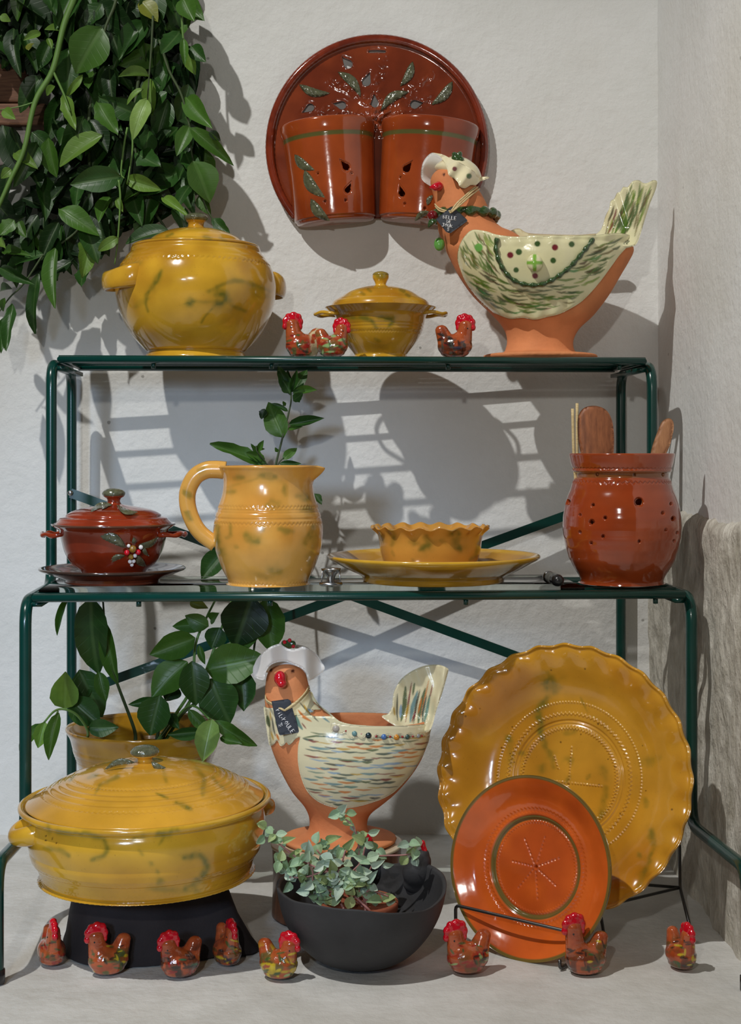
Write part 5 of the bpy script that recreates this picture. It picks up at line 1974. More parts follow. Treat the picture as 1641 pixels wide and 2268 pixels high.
V, Q, T, PX = sheet(F, FRONT, bon, 0.005, 2.2, True, 3)
p = Paint(PX, C_CREAM * 1.03)
p.dot(1007, 374, 5.2, lin((118, 48, 52)), 1)
p.dot(1039, 390, 6, lin((74, 104, 52)), 1)
part('bonnet_flap', build('bonnet_flap', V, Q, T, p.C), M_SLIP, hat)
V, Q, T = join(loft(F, [(348, 996, 1024, 14), (356, 978, 1040, 32), (372, 962, 1058, 44), (392, 985, 1066, 46), (402, 1000, 1062, 40)], 32))
part('bonnet_crown', build('bonnet_crown', V, Q, T, np.tile(C_CREAM, (len(V), 1))), M_SLIP, hat)
pc = np.array(F.P(1012, 352, -0.02))
part('bonnet_knob', remesh([ellipsoid(pc, (13 * F.s, 12 * F.s, 11 * F.s)), ellipsoid(pc + np.array([-6, -4, 9]) * F.s, (6 * F.s,) * 3), ellipsoid(pc + np.array([6, -4, 10]) * F.s, (6 * F.s,) * 3), ellipsoid(pc + np.array([9, -6, -2]) * F.s, (6 * F.s,) * 3)], 0.0012, 2, 'bonnet_knob'), M_DGREEN, hat)
V, Q, T = tube([F.P(982, 411, -0.024), F.P(972, 412, -0.030), F.P(961, 415, -0.032), F.P(951, 415, -0.032)], np.array([3, 11, 8, 1.2]) * F.s, 12)
part('beak', build('beak', V, Q, T), M_CRED, t, 'small red beak')
# collar of leaves and berries
a = np.linspace(0, 2 * PI, 70, endpoint=False)
P3 = np.stack([(1030 + 70 * np.cos(a) - F.cx) * F.s, -60 * F.s * np.sin(a), F.Z(480) + 5 * F.s * np.sin(a) + 0.0015 * np.sin(a * 16)], 1)
V, Q, T = tube(P3, (8 + 2.5 * np.sin(a * 14)) * F.s, 10, closed=True, flat=(1.0, 1.2))
part('leaf_collar', build('leaf_collar', V, Q, T), M_DGREEN, t, 'dark green ruffled collar')
M_CHERRY = ceramic('dark_red_glaze', color=tuple(lin((120, 22, 30))), rough=0.1, coat=0.9, vary=0.2)
M_BGREEN = ceramic('bright_green_glaze', color=tuple(lin((96, 158, 72))), rough=0.25, coat=0.5, vary=0.1)
part('berry', ellipsoid(F.P(958, 478, -0.03), (12 * F.s,) * 3, 18, 12), M_CHERRY, t)
part('green_pendant', ellipsoid(F.P(973, 541, -0.02), (12 * F.s, 9 * F.s, 15 * F.s), 18, 12), M_BGREEN, t)
part('collar_leaf', leaf_relief(F, 968, 486, 948, 505, 14, lambda x, y: -0.045 + 0 * x, 0.006), M_DGREEN, t)
dpt = lambda x, y: -0.056 + (x - 1000) * 0.00006
tg = slate(F, 'black slate name tag at the throat of the green-winged hen', [(965, 485), (999, 458), (1006, 461), (1032, 484), (1036, 489), (997, 517), (988, 514)], dpt, 0.004,
           [('BELLE', 981, 484, 7.5, 0.12), ('DE', 989, 494, 7, 0.1), ('JOUR', 979, 502, 7.5, 0.12), ('S', 990, 512, 7.5, 0.1)])
raffia(F, tg, [[(1058, 414, -0.012), (1046, 424, -0.036), (1020, 448, -0.054), (1001, 468, -0.0585)], [(1062, 418, -0.010), (1044, 432, -0.040), (1018, 455, -0.056), (1000, 470, -0.0590)], [(1052, 414, -0.020), (1034, 430, -0.044), (1012, 450, -0.056), (999, 468, -0.059)],
               [(963, 452, -0.006), (972, 461, -0.034), (985, 466, -0.047), (998, 468, -0.058)], [(964, 457, -0.006), (974, 467, -0.036), (990, 470, -0.05), (999, 471, -0.058)]], 0.0013)

# ---- hen with the white hat, on the pedestal
F = Frame(750, 2.065, PED_Z + 0.0005)
t = thing('hen_planter', 'terracotta hen planter in white hat with multicoloured strokes, on the pedestal', 'hen planter', F.loc)
body_rows = [(F.by, 630, 872, 110), (F.by - 5, 624, 878, 116), (F.by - 12, 628, 874, 112), (F.by - 16, 670, 826, 76), (1834, 684, 814, 64), (1813, 685, 815, 64), (1796, 680, 826, 70), (1779, 670, 848, 80), (1752, 647, 880, 92), (1715, 626, 912, 102), (1680, 610, 934, 106), (1648, 599, 946, 106), (1620, 596, 951, 102), (1604, 598, 950, 99), (1594, 600, 948, 98)]
inner = [(1594, 612, 938, 88), (1602, 612, 938, 88), (1640, 618, 930, 88), (1690, 650, 895, 74), (1720, 700, 850, 40)]
neck_rows = [(1463, 628, 644, 8), (1468, 614, 658, 26), (1478, 600, 670, 38), (1496, 591, 678, 44), (1514, 588, 683, 46), (1545, 586, 690, 48), (1560, 587, 704, 52), (1580, 589, 728, 60), (1602, 593, 754, 68), (1630, 600, 768, 72), (1670, 612, 770, 60)]
R = np.concatenate([rows_interp(body_rows, 4), rows_interp(inner, 4)])
me = remesh([loft(F, R, 64, 1), loft(F, neck_rows, 48)], 0.0023, 5, 'body')
V = coords(me)
PX = F.px(V)
p = Paint(PX, mottled(V, C_CLAY, C_CLAY * np.array([.9, .82, .78]), 10, 61))
for ex in ((600, 1484), (648.5, 1486)):
    p.dot(ex[0], ex[1], 3.8, lin((80, 34, 18)), 1)
set_col(me, p.C)
part('body', me, M_CLAY, t)
fr = loft_front(F, [body_rows, neck_rows])
CAPE = [(584, 1566), (594, 1568), (610, 1567), (640, 1560), (664, 1549), (687, 1531), (697, 1546), (709, 1562), (728, 1577), (745, 1592), (757, 1599), (778, 1604), (800, 1606), (830, 1608), (870, 1608), (910, 1606), (946, 1605), (952, 1622), (950, 1640), (944, 1656), (934, 1680), (920, 1704), (900, 1728), (876, 1752), (850, 1768), (820, 1779), (790, 1787), (762, 1790), (733, 1787), (704, 1775),
        (682, 1755), (668, 1726), (660, 1690), (660, 1655), (664, 1634), (655, 1636), (648, 1644), (640, 1650), (634, 1644), (629, 1650), (621, 1652), (614, 1640), (607, 1648), (598, 1652), (594, 1640), (588, 1600)]


def cape_depth(x, y):
    d = fr(x, np.maximum(y, 1470))
    for _k in range(3):
        d = fr(CX0 + (x - CX0) * (F.d + d) / F.d, np.maximum(HOR + (y - HOR) * (F.d + d) / F.d, 1470))
    return d - 0.0045


V, Q, T, PX = sheet(F, CAPE, cape_depth, 0.006, 1.8, True, 2.5)
p = Paint(PX, mottled(V, C_CREAM * .98, C_CREAM * np.array([.95, .97, .95]), 20, 62))
PAL = [lin((40, 74, 70)), lin((28, 42, 42)), lin((96, 140, 146)), lin((130, 164, 192)), lin((206, 116, 36)), lin((196, 156, 56)), lin((126, 20, 40)), lin((66, 92, 56)), lin((84, 132, 122))]
pp = [.16, .12, .14, .12, .10, .10, .10, .10, .06]
rowy = 1630
for row in range(14):
    y = 1632 + row * 11.3
    x = 668 + rnd.rand() * 20
    while x < 945:
        L = 22 + rnd.rand() * 26
        yy = y + rnd.randn() * 3
        q = np.array([[x + L / 2, yy]])
        if inside(q, np.array(CAPE))[0] and poly_dist(q, CAPE)[0] > 7:
            sl = (x - 800) / 140 * -.16
            p.stroke([(x, yy - sl * L / 2), (x + L / 2, yy + 1.8), (x + L, yy + sl * L / 2)], 2.2 + rnd.rand() * 3.4, PAL[rnd.choice(9, p=pp)], 1.1, .9, .85)
        x += L * .72
for pts, w, cc in (([(663, 1555), (678, 1572), (705, 1598)], 4, 1), ([(660, 1572), (672, 1588), (690, 1598)], 6, 4), ([(690, 1571), (705, 1578), (715, 1582)], 3, 6), ([(681, 1570), (694, 1578)], 5, 3), ([(655, 1585), (662, 1605), (670, 1616)], 8, 8), ([(668, 1601), (678, 1614)], 3, 6),
                   ([(592, 1585), (594, 1600), (597, 1610)], 9, 7), ([(602, 1588), (606, 1615), (610, 1630)], 4, 1), ([(612, 1590), (616, 1612)], 8, 7), ([(600, 1620), (606, 1640)], 4, 5), ([(612, 1625), (618, 1640)], 5, 4), ([(598, 1575), (600, 1596)], 3, 5), ([(700, 1555), (716, 1574), (735, 1588)], 3, 1), ([(672, 1560), (684, 1580)], 4, 5), ([(710, 1585), (730, 1600)], 4, 2), ([(672, 1634), (700, 1630), (724, 1632)], 4, 7)):
    p.stroke(pts, w, PAL[cc], 1.2, .8, .9)
part('cape', build('cape', V, Q, T, p.C), M_SLIP, t, 'cream glazed feathers with multicoloured strokes')
# scalloped border with beads along the rim
SC = [(735, 1601), (760, 1604), (800, 1608), (850, 1610), (900, 1608), (951, 1606), (952, 1626)]
xs = np.linspace(951, 742, 28)
for i, x in enumerate(xs):
    SC.append((x, np.interp(x, [735, 780, 951], [1614, 1634, 1628]) + 4.5 * math.sin(i * 2 * PI / 3.1)))
SC += [(734, 1622)]
V, Q, T, PX = sheet(F, SC, lambda x, y: cape_depth(x, y) - 0.003, 0.004, 2.6, True, 2)
part('scalloped_border', build('scalloped_border', V, Q, T, np.tile(C_CREAM, (len(V), 1))), M_SLIP, t)
for x, y, r, cc in ((766, 1619, 2.6, (160, 40, 40)), (785, 1625, 6, (110, 150, 150)), (800, 1626, 2.4, (190, 120, 110)), (816, 1629, 6.6, (30, 50, 56)), (833, 1631, 2.6, (160, 40, 40)), (850, 1632, 6.2, (80, 120, 180)), (864, 1632, 2.6, (160, 40, 40)), (878, 1633, 6.2, (214, 140, 40)), (891, 1632, 2.6, (160, 40, 40)), (902, 1632, 5.6, (60, 84, 76)), (914, 1631, 2.4, (160, 40, 40)), (926, 1630, 4.6, (150, 150, 150)), (934, 1630, 2.4, (160, 40, 40)), (744, 1614, 8, (180, 172, 160))):
    bead(F, x, y, r, lambda X, Y: cape_depth(X, Y) - 0.0022, ceramic('bead_glaze', color=tuple(lin(cc)), rough=0.15, coat=0.8, vary=0.05, bump=0), t, 'bead', 0.45)
TAIL = [(846, 1588), (860, 1580), (868, 1566), (870, 1545), (874, 1528), (886, 1507), (900, 1494), (918, 1483), (942, 1474), (970, 1472), (990, 1479), (993, 1486), (988, 1506), (978, 1540), (966, 1575), (957, 1608), (946, 1622), (920, 1618), (884, 1612)]


def tail2(x, y):
    fold = smoothstep(0, 16, (x - np.interp(y, [1480, 1620], [970, 942])))
    return -0.012 + 0.016 * np.sin(np.clip((x - 850) / 120, 0, 1) * PI) - 0.014 * fold - smoothstep(1580, 1620, y) * 0.03 + 0.0018 * np.sin((x * .9 - y * .3) * .2)


V, Q, T, PX = sheet(F, TAIL, tail2, 0.007, 2.2, True, 3.5)
p = Paint(PX, mottled(V, C_CREAM * .98, C_CREAM * .93, 20, 63))
for pts, w, cc in (([(880, 1536), (879, 1580), (881, 1597)], 4, 1), ([(898, 1520), (896, 1560), (888, 1598)], 10, 7), ([(912, 1510), (906, 1545), (898, 1600)], 4, 6), ([(918, 1512), (914, 1540)], 5, 7), ([(925, 1530), (914, 1565), (908, 1600)], 9, 2), ([(930, 1528), (922, 1560), (916, 1602)], 5, 1), ([(942, 1524), (930, 1570), (926, 1604)], 9, 7), ([(950, 1505), (940, 1550), (932, 1590)], 3, 4), ([(945, 1540), (936, 1580), (936, 1604)], 5, 0),
                   ([(952, 1538), (944, 1580), (938, 1606)], 7, 8), ([(872, 1565), (874, 1585)], 4, 5), ([(888, 1560), (886, 1590)], 6, 3), ([(905, 1560), (898, 1590)], 5, 5), ([(920, 1575), (912, 1600)], 4, 6), ([(958, 1515), (952, 1545)], 3, 6), ([(934, 1545), (926, 1580)], 4, 4)):
    p.stroke(pts, w, PAL[cc], 1.2, .85, .9)
part('tail', build('tail', V, Q, T, p.C), M_SLIP, t, 'fan-shaped cream tail with coloured streaks')
# hat
BRIM = [(560, 1482), (564, 1470), (570, 1458), (582, 1445), (598, 1433), (618, 1426), (628, 1431), (640, 1437), (656, 1437), (670, 1432), (686, 1438), (702, 1450), (712, 1466), (719, 1478), (715, 1489), (705, 1498), (692, 1505), (682, 1506), (677, 1490), (668, 1480), (654, 1474), (634, 1466), (618, 1466), (603, 1471), (594, 1479), (588, 1491), (585, 1505), (573, 1504), (562, 1498)]


def brim(x, y):
    r = np.hypot((x - 636) / 78, (y - 1500) / 78)
    return -0.036 - 0.016 * r ** 2 + 0.028 * smoothstep(35, 80, np.abs(x - 638)) + 0.004 * np.sin(x * .09 + 1)


V, Q, T, PX = sheet(F, BRIM, brim, 0.006, 3, True, 4)
hat = part('hat_brim', build('hat_brim', V, Q, T), M_HAT, t, 'white wavy hat brim')
V, Q, T = loft(F, [(1432, 618, 660, 16), (1438, 596, 680, 34), (1452, 580, 694, 46), (1470, 574, 700, 50), (1490, 580, 696, 40)], 36)
V[:, 1] += 0.016
part('hat_crown', build('hat_crown', V, Q, T), M_HAT, hat)
pc = np.array(F.P(640, 1427, -0.02))
part('hat_pompom', remesh([ellipsoid(pc, (14 * F.s, 12 * F.s, 10 * F.s)), ellipsoid(pc + np.array([-10, -4, 3]) * F.s, (7 * F.s,) * 3), ellipsoid(pc + np.array([8, -6, 1]) * F.s, (8 * F.s,) * 3), ellipsoid(pc + np.array([0, -8, 6]) * F.s, (6 * F.s,) * 3)], 0.0012, 2, 'hat_pompom'), M_DGREEN, hat, 'green and red glazed pompom')
for bx, bz in ((-9, 6), (10, -3), (2, 10)):
    part('pompom_bead', ellipsoid(pc + np.array([bx, -11, bz]) * F.s, (4.5 * F.s,) * 3, 10, 8), M_CRED, hat)
part('beak', remesh([ellipsoid(F.P(620, 1502, -0.036), (13.5 * F.s, 16 * F.s, 16 * F.s)), ellipsoid(F.P(624, 1514, -0.038), (11 * F.s, 13 * F.s, 10 * F.s))], 0.0015, 4, 'beak'), M_CRED, t, 'round red beak')
dpt = lambda x, y: -0.058 + (x - 630) * 0.00008
tg = slate(F, 'black slate name tag at the throat of the white-hatted hen', [(601, 1553), (638, 1548), (644, 1552), (648, 1570), (663, 1622), (619, 1629), (615, 1618)], dpt, 0.004,
           [('PiL', 611, 1574, 8.5, 1.05), ('-', 620, 1590, 8, 1.0), ('POULE', 624, 1595, 9.5, 0.95), ('S', 615, 1606, 11, 1.0)])
raffia(F, tg, [[(685, 1524, -0.012), (674, 1538, -0.036), (655, 1557, -0.054), (631, 1573, -0.0605)], [(686, 1529, -0.012), (672, 1544, -0.038), (654, 1561, -0.054), (630, 1574, -0.0605)], [(684, 1520, -0.014), (676, 1534, -0.034), (660, 1551, -0.05), (632, 1572, -0.0605)],
               [(588, 1540, -0.008), (590, 1550, -0.030), (602, 1558, -0.052), (630, 1573, -0.060)], [(588, 1545, -0.008), (592, 1555, -0.032), (606, 1562, -0.054), (630, 1574, -0.0602)]], 0.0012)


# ================================================================ little roosters
def rooster(label, px, d, zs, sc, yaw, pal, seed, neck=1.0, tail=1.0, group='little glazed roosters', tail_light=False):
    F = Frame(px, d, zs)
    rg = np.random.RandomState(seed)
    s = F.s * sc
    Rz = rotm('Z', yaw)

    def E(x, y, z, rx, ry=None, rz=None, rot=None):
        ry = rx if ry is None else ry
        rz = rx if rz is None else rz
        M = Rz if rot is None else Rz @ rot
        return ellipsoid(Rz @ np.array([x * s, y * s, z * s]), (rx * s, ry * s, rz * s), 16, 12, M)
    t = thing('clay_rooster', label, 'figurine', F.loc, (0, 0, 0), group)
    nh = 40 * neck
    parts_ = [E(0, 0, 32, 46, 34, 31), E(0, 0, 13, 37, 30, 13.2), E(-16, 0, 44, 28, 25, 26), E(16, 0, 40, 28, 26, 22)]
    for k in np.linspace(0, 1, 7):
        parts_.append(E(-22 - 6 * k, 0, 46 + nh * k, 23 - 5 * k, 21 - 5 * k, 16))
    for k in np.linspace(0, 1, 7):
        parts_.append(E(20 + 14 * k, 0, 40 + 32 * tail * k, 25 - 8 * k, 24 - 10 * k, 16 - 2 * k))
    me = remesh(parts_, 1.9 * s, 8, 'body')
    V = coords(me)
    V[:, 2] = np.maximum(V[:, 2], 0.0004)
    me.vertices.foreach_set('co', V.astype(np.float32).ravel())
    PX = F.px(V)
    base = lin((178, 86, 46))
    p = Paint(PX, mottled(V, base, base * np.array([.8, .66, .6]), 60, seed))
    L = V @ Rz                      # rooster frame
    hz = L[:, 2] / s
    low = smoothstep(62, 34, hz + np.where(L[:, 0] > 10 * s, -22, 0))
    w = low * smoothstep(.45, .62, vnoise(V, 110, seed))
    p.mix(w * .7, lin(pal[0]))
    w = low * smoothstep(.58, .68, vnoise(V, 150, seed + 7))
    p.mix(w * .8, lin(pal[1]))
    x0, x1, y0, y1 = PX[:, 0].min(), PX[:, 0].max(), PX[:, 1].min(), PX[:, 1].max()
    for _ in range(26):
        x, y = x0 + rg.rand() * (x1 - x0), y0 + (y1 - y0) * (.36 + .58 * rg.rand())
        a = rg.rand() * .9 - .45 + (0 if rg.rand() < .7 else 1.2)
        l = 7 + rg.rand() * 11
        p.stroke([(x, y), (x + l * math.cos(a), y + l * math.sin(a))], 3 + rg.rand() * 4, lin(pal[rg.randint(len(pal))]), 1.0, .5, .85)
    if tail_light:
        w = smoothstep(8, 18, L[:, 0] / s) * smoothstep(.4, .5, vnoise(V, 120, 3))
        p.mix(w * .8, lin((214, 204, 160)))
    set_col(me, p.C)
    part('body', me, M_ROOST, t)
    zt = 46 + nh
    comb = [E(-47, 0, zt - 6, 7.5, 8, 9), E(-45, 0, zt + 8, 9, 8.5, 10), E(-37, 0, zt + 19, 10, 9, 9), E(-25, 0, zt + 23, 10, 9, 9), E(-14, 0, zt + 18, 10, 9, 10), E(-9, 0, zt + 6, 9, 8.5, 11), E(-9, 0, zt - 6, 7, 8, 10), E(-28, 0, zt + 10, 19, 11, 15)]
    part('comb', remesh(comb, 2.0 * s, 4, 'comb'), M_CRED, t, 'shiny red comb')
    for sd in (-1, 1):
        part('eye', ellipsoid(Rz @ (np.array([-34, sd * 15.0, zt - 9]) * s), (2 * s,) * 3, 8, 6), M_BLACK, t)
    return t


DK, GN, RD, YL, BN, PG, BL = (42, 34, 30), (58, 92, 48), (150, 30, 26), (206, 182, 44), (98, 76, 40), (150, 186, 120), (56, 50, 70)
fd = lambda y, o=0.016: H * FPX / (y - HOR) + o
GF = 'clay roosters standing on the floor'
rooster('small clay rooster seen head-on with green throat spot, left of the black block', 114, fd(2144), 0, 0.93, math.radians(112), (BN, RD, GN, DK), 1, 0.95, 1.0, GF)
rooster('small clay rooster with olive brown streaks and upright tail, before the black block', 240, fd(2166), 0, 1.00, math.radians(22), (BN, GN, BN, YL, DK), 2, 1.0, 1.0, GF)
rooster('small clay rooster with black, green and red strokes and pointed tail, before the black block', 399, fd(2172), 0, 1.0, math.radians(26), (DK, DK, RD, (30, 100, 70), DK), 3, 0.72, 0.95, GF)
rooster('small clay rooster with black spots seen head-on, at the right corner of the black block', 503, fd(2142, .012), 0, 0.92, math.radians(118), (BN, DK, YL, BL, GN), 4, 0.98, 1.15, GF)
rooster('small clay rooster with yellow and green dabs facing right, beside the charcoal bowl', 617, fd(2178, .02), 0, 0.98, math.radians(158), (GN, YL, PG, YL, BN), 5, 0.8, 1.0, GF)
rooster('small clay rooster with upright tail and red flecks, left of the orange plate', 1036, fd(2163), 0, 1.06, math.radians(14), (BN, RD, GN, PG, DK), 6, 0.88, 1.05, GF)
rooster('small clay rooster with tall neck and dark gold streaks, in front of the orange plate', 1297, 1.822, 0, 1.06, math.radians(16), (DK, BN, YL, GN, DK), 7, 1.3, 1.0, GF)
rooster('small clay rooster standing alone at the far right of the floor', 1508, fd(2153), 0, 0.92, math.radians(114), (DK, BN, YL, GN, DK), 8, 1.0, 1.15, GF)
GT = 'clay roosters on the top shelf'
rooster('tall small rooster with cream tail feathers, beside the big tureen on top shelf', 672, 2.285, SHELF_T, 0.88, math.radians(12), (RD, GN, BN, DK), 9, 1.0, 0.75, GT, True)
rooster('small rooster with green and red dabs facing right, before the small lidded bowl', 736, 2.255, SHELF_T, 0.78, math.radians(168), (GN, RD, BN, PG), 10, 0.9, 0.9, GT)
rooster('small rooster with dark spots facing right, between small lidded bowl and green-winged hen', 1007, 2.275, SHELF_T, 0.86, math.radians(172), (DK, (70, 78, 70), RD, BL, DK), 11, 0.95, 1.0, GT)

# ================================================================ foliage
def leaf_mesh(nm, curl, fold, wave, rag=0.0, seed=0, nr=9, nc=5):
    """leaf of unit length along +Y and unit width, upper side +Z"""
    rg = np.random.RandomState(seed)
    V, UV = [], []
    for i in range(nr):
        v = i / (nr - 1)
        w = (math.sin(PI * v ** 0.82) ** 0.8) * 0.5 if 0 < v < 1 else 0.012
        for j in range(nc):
            u = j / (nc - 1) * 2 - 1
            ww = w * (1 + (rg.rand() - .5) * rag * (abs(u) > .9))
            x = u * ww
            z = fold * abs(u) * w - curl * v * v + wave * math.sin(v * 7 + u * 2.2) * abs(u) * 0.5
            V.append((x, v, z))
            UV.append((0.5 + 0.5 * u * max(w, 0.1) * 2 * 0.5, v))
    return build(nm, V, gridq(nr, nc), None, None, UV)


LEAVES = [leaf_mesh('leaf', 0.16, 0.30, 0.05, 0.10, 1), leaf_mesh('leaf', 0.28, 0.18, 0.08, 0.22, 2), leaf_mesh('leaf', 0.05, 0.42, 0.04, 0.12, 3), leaf_mesh('leaf', -0.10, 0.22, 0.09, 0.32, 4), leaf_mesh('leaf', 0.40, 0.25, 0.06, 0.15, 5)]
for m in LEAVES:
    m.materials.append(M_LEAF)
SUCCL = []
for k, (cu, fo) in enumerate(((0.12, 0.5), (-0.1, 0.35), (0.3, 0.6))):
    m = leaf_mesh('leaf', cu, fo, 0.02, 0.0, 20 + k, 6, 5)
    m.materials.append(M_SUCC)
    SUCCL.append(m)
rl = random.Random(4)


def add_leaf(plant, B, T, width, color, mesh=None, roll=0.0, face=(0, -1, 0.25), meshes=LEAVES):
    B, T = Vector(B), Vector(T)
    y = T - B
    L = y.length
    if L < 1e-4:
        return None
    y = y / L
    n = Vector(face)
    n = (n - y * n.dot(y)).normalized()
    x = y.cross(n).normalized()
    n = x.cross(y).normalized()
    R = Matrix((x, y, n)).transposed()
    R = R @ Matrix.Rotation(roll, 3, 'Y')
    S = Matrix.Diagonal((width, L, L))
    me = meshes[rl.randrange(len(meshes))] if mesh is None else mesh
    o = bpy.data.objects.new('leaf', me)
    COL.objects.link(o)
    o.parent = plant
    o.matrix_local = Matrix.Translation(B - plant.location) @ (R @ S).to_4x4()
    o.color = (*color, 1)
    return o


def add_stem(plant, pts, r0, r1, mat, nm='stem'):
    P = spline([tuple(Vector(q) - plant.location) for q in pts], 6)
    return part(nm, tube(P, np.linspace(r0, r1, len(P)), 7), mat, plant)


def shade(kind):
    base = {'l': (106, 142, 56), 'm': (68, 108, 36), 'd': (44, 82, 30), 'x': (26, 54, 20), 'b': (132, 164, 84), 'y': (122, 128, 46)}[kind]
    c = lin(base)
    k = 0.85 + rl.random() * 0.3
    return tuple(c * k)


# ---- hanging plant, upper left.  Crop pixels (2.835 per photo pixel)
K = 2.835
hang = thing('hanging_plant', 'dense green leafy hanging plant at the upper left', 'plant', W(220, 20, 2.38))
LIST = [(640, 170, 470, 455, 230, 'm', 0), (430, 200, 290, 165, 75, 'l', 1), (255, 205, 155, 240, 50, 'l', 0), (935, 480, 750, 470, 80, 'l', 0), (935, 490, 955, 725, 85, 'l', 0), (925, 620, 825, 830, 110, 'b', 0), (900, 560, 785, 620, 45, 'l', 0), (345, 540, 290, 600, 55, 'l', 0),
        (400, 590, 480, 830, 80, 'l', 0), (640, 850, 355, 1015, 140, 'l', 0), (610, 640, 745, 865, 115, 'm', 0), (520, 470, 410, 610, 45, 'l', 0), (260, 480, 110, 660, 130, 'd', 1), (760, 1110, 445, 1150, 150, 'd', 0), (780, 1120, 1005, 1190, 90, 'l', 0), (1210, 1010, 1330, 1260, 190, 'm', 0),
        (1170, 610, 1300, 780, 120, 'm', 0), (1190, 800, 1450, 1000, 90, 'm', 0), (1170, 300, 1225, 470, 75, 'l', 0), (1150, 240, 1160, 400, 50, 'm', 0), (1150, -10, 1215, 130, 120, 'm', 0), (1200, 290, 1280, 380, 90, 'd', 0), (1310, 825, 1390, 880, 50, 'x', 0), (1190, 790, 1110, 960, 95, 'm', 0), (370, 1310, 600, 1440, 130, 'm', 0),
        (590, 1440, 510, 1750, 120, 'l', 0), (530, 1400, 610, 1610, 130, 'd', 0), (740, 1490, 612, 1570, 70, 'l', 0), (740, 1240, 770, 1330, 45, 'l', 0), (350, 1560, 310, 1900, 105, 'm', 0), (240, 1720, 160, 2085, 90, 'd', 0), (80, 1910, 45, 2215, 80, 'd', 0), (20, 2000, 5, 2230, 70, 'd', 0), (270, 1595, 0, 1650, 95, 'd', 0),
        (0, 1680, 180, 1775, 75, 'd', 0), (520, 1690, 510, 1810, 80, 'd', 1), (1060, 1450, 780, 1500, 110, 'd', 0), (1330, 1370, 1450, 1485, 70, 'd', 0), (1110, 1290, 1160, 1420, 95, 'd', 0), (1020, 1240, 1140, 1300, 60, 'l', 0), (960, 1330, 830, 1450, 110, 'm', 1), (90, 960, 200, 1010, 80, 'l', 0), (70, 1060, 10, 1110, 60, 'l', 0),
        (90, 1380, 0, 1480, 90, 'm', 0), (120, 1390, 160, 1490, 70, 'm', 0), (20, 690, 85, 740, 65, 'l', 0), (0, 1490, 45, 1570, 60, 'l', 0), (1140, 0, 1240, 90, 130, 'm', 1), (880, 10, 990, 120, 110, 'y', 0), (640, 20, 545, 160, 120, 'd', 0), (1130, 200, 1010, 350, 110, 'd', 0), (980, 280, 1060, 590, 120, 'd', 1),
        (1000, 900, 1130, 800, 100, 'd', 1), (850, 960, 1015, 1060, 120, 'd', 0), (600, 1060, 480, 1140, 110, 'x', 1), (200, 830, 330, 940, 100, 'd', 1), (1160, 1040, 1120, 1120, 60, 'd', 1), (1190, 1170, 1100, 1270, 80, 'd', 0), (1250, 1230, 1300, 1330, 80, 'm', 1), (690, 1240, 610, 1360, 90, 'm', 1), (820, 1180, 880, 1400, 110, 'd', 1),
        (440, 790, 370, 850, 90, 'd', 1), (590, 450, 560, 570, 90, 'm', 1), (300, 240, 325, 305, 35, 'l', 0), (195, 270, 180, 320, 60, 'y', 1), (20, 1580, 120, 1560, 60, 'm', 1), (0, 100, 60, 125, 50, 'l', 0), (50, 20, 0, 90, 100, 'd', 1), (90, 180, 60, 390, 110, 'x', 1), (0, 220, 80, 390, 100, 'd', 1), (0, 1830, 70, 1810, 60, 'd', 0), (30, 1870, 0, 1960, 40, 'm', 0)]
for x0, y0, x1, y1, w, kd, back in LIST:
    d0 = (2.405 if back else 2.36) + rl.uniform(-0.02, 0.02)
    d1 = d0 - rl.uniform(-0.01, 0.05)
    B, T = W(x0 / K, y0 / K, d0), W(x1 / K, y1 / K, d1)
    add_leaf(hang, B, T, w / K * d0 / FPX * 1.12, shade(kd), None, rl.uniform(-0.4, 0.4))
EDGE = [(-60, 440), (80, 446), (150, 452), (250, 462), (330, 476), (400, 470), (450, 440), (500, 350), (540, 285), (580, 215), (620, 170), (650, 90)]
ex, ey = [e[0] for e in EDGE], [e[1] for e in EDGE]
n = 0
while n < 178:
    y = rl.uniform(-70, 600)
    xm = np.interp(y, ex, ey)
    x = rl.uniform(-40, xm - 18)
    if x < 95 and 130 < y < 380 and rl.random() < 0.75:
        continue
    if x < 60 and y > 380 and rl.random() < .5:
        continue
    d0 = rl.uniform(2.375, 2.452)
    L = rl.uniform(65, 120)
    a = rl.gauss(PI / 2, 0.6)
    x1, y1 = x + L * math.cos(a), y + L * math.sin(a)
    if x1 > np.interp(y1, ex, ey) + 10 or y1 > 650 or (x1 < 95 and 190 < y1 < 370):
        continue
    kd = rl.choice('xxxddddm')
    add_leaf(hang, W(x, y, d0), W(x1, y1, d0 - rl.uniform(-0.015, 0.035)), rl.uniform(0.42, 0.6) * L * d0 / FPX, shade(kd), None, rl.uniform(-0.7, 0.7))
    n += 1
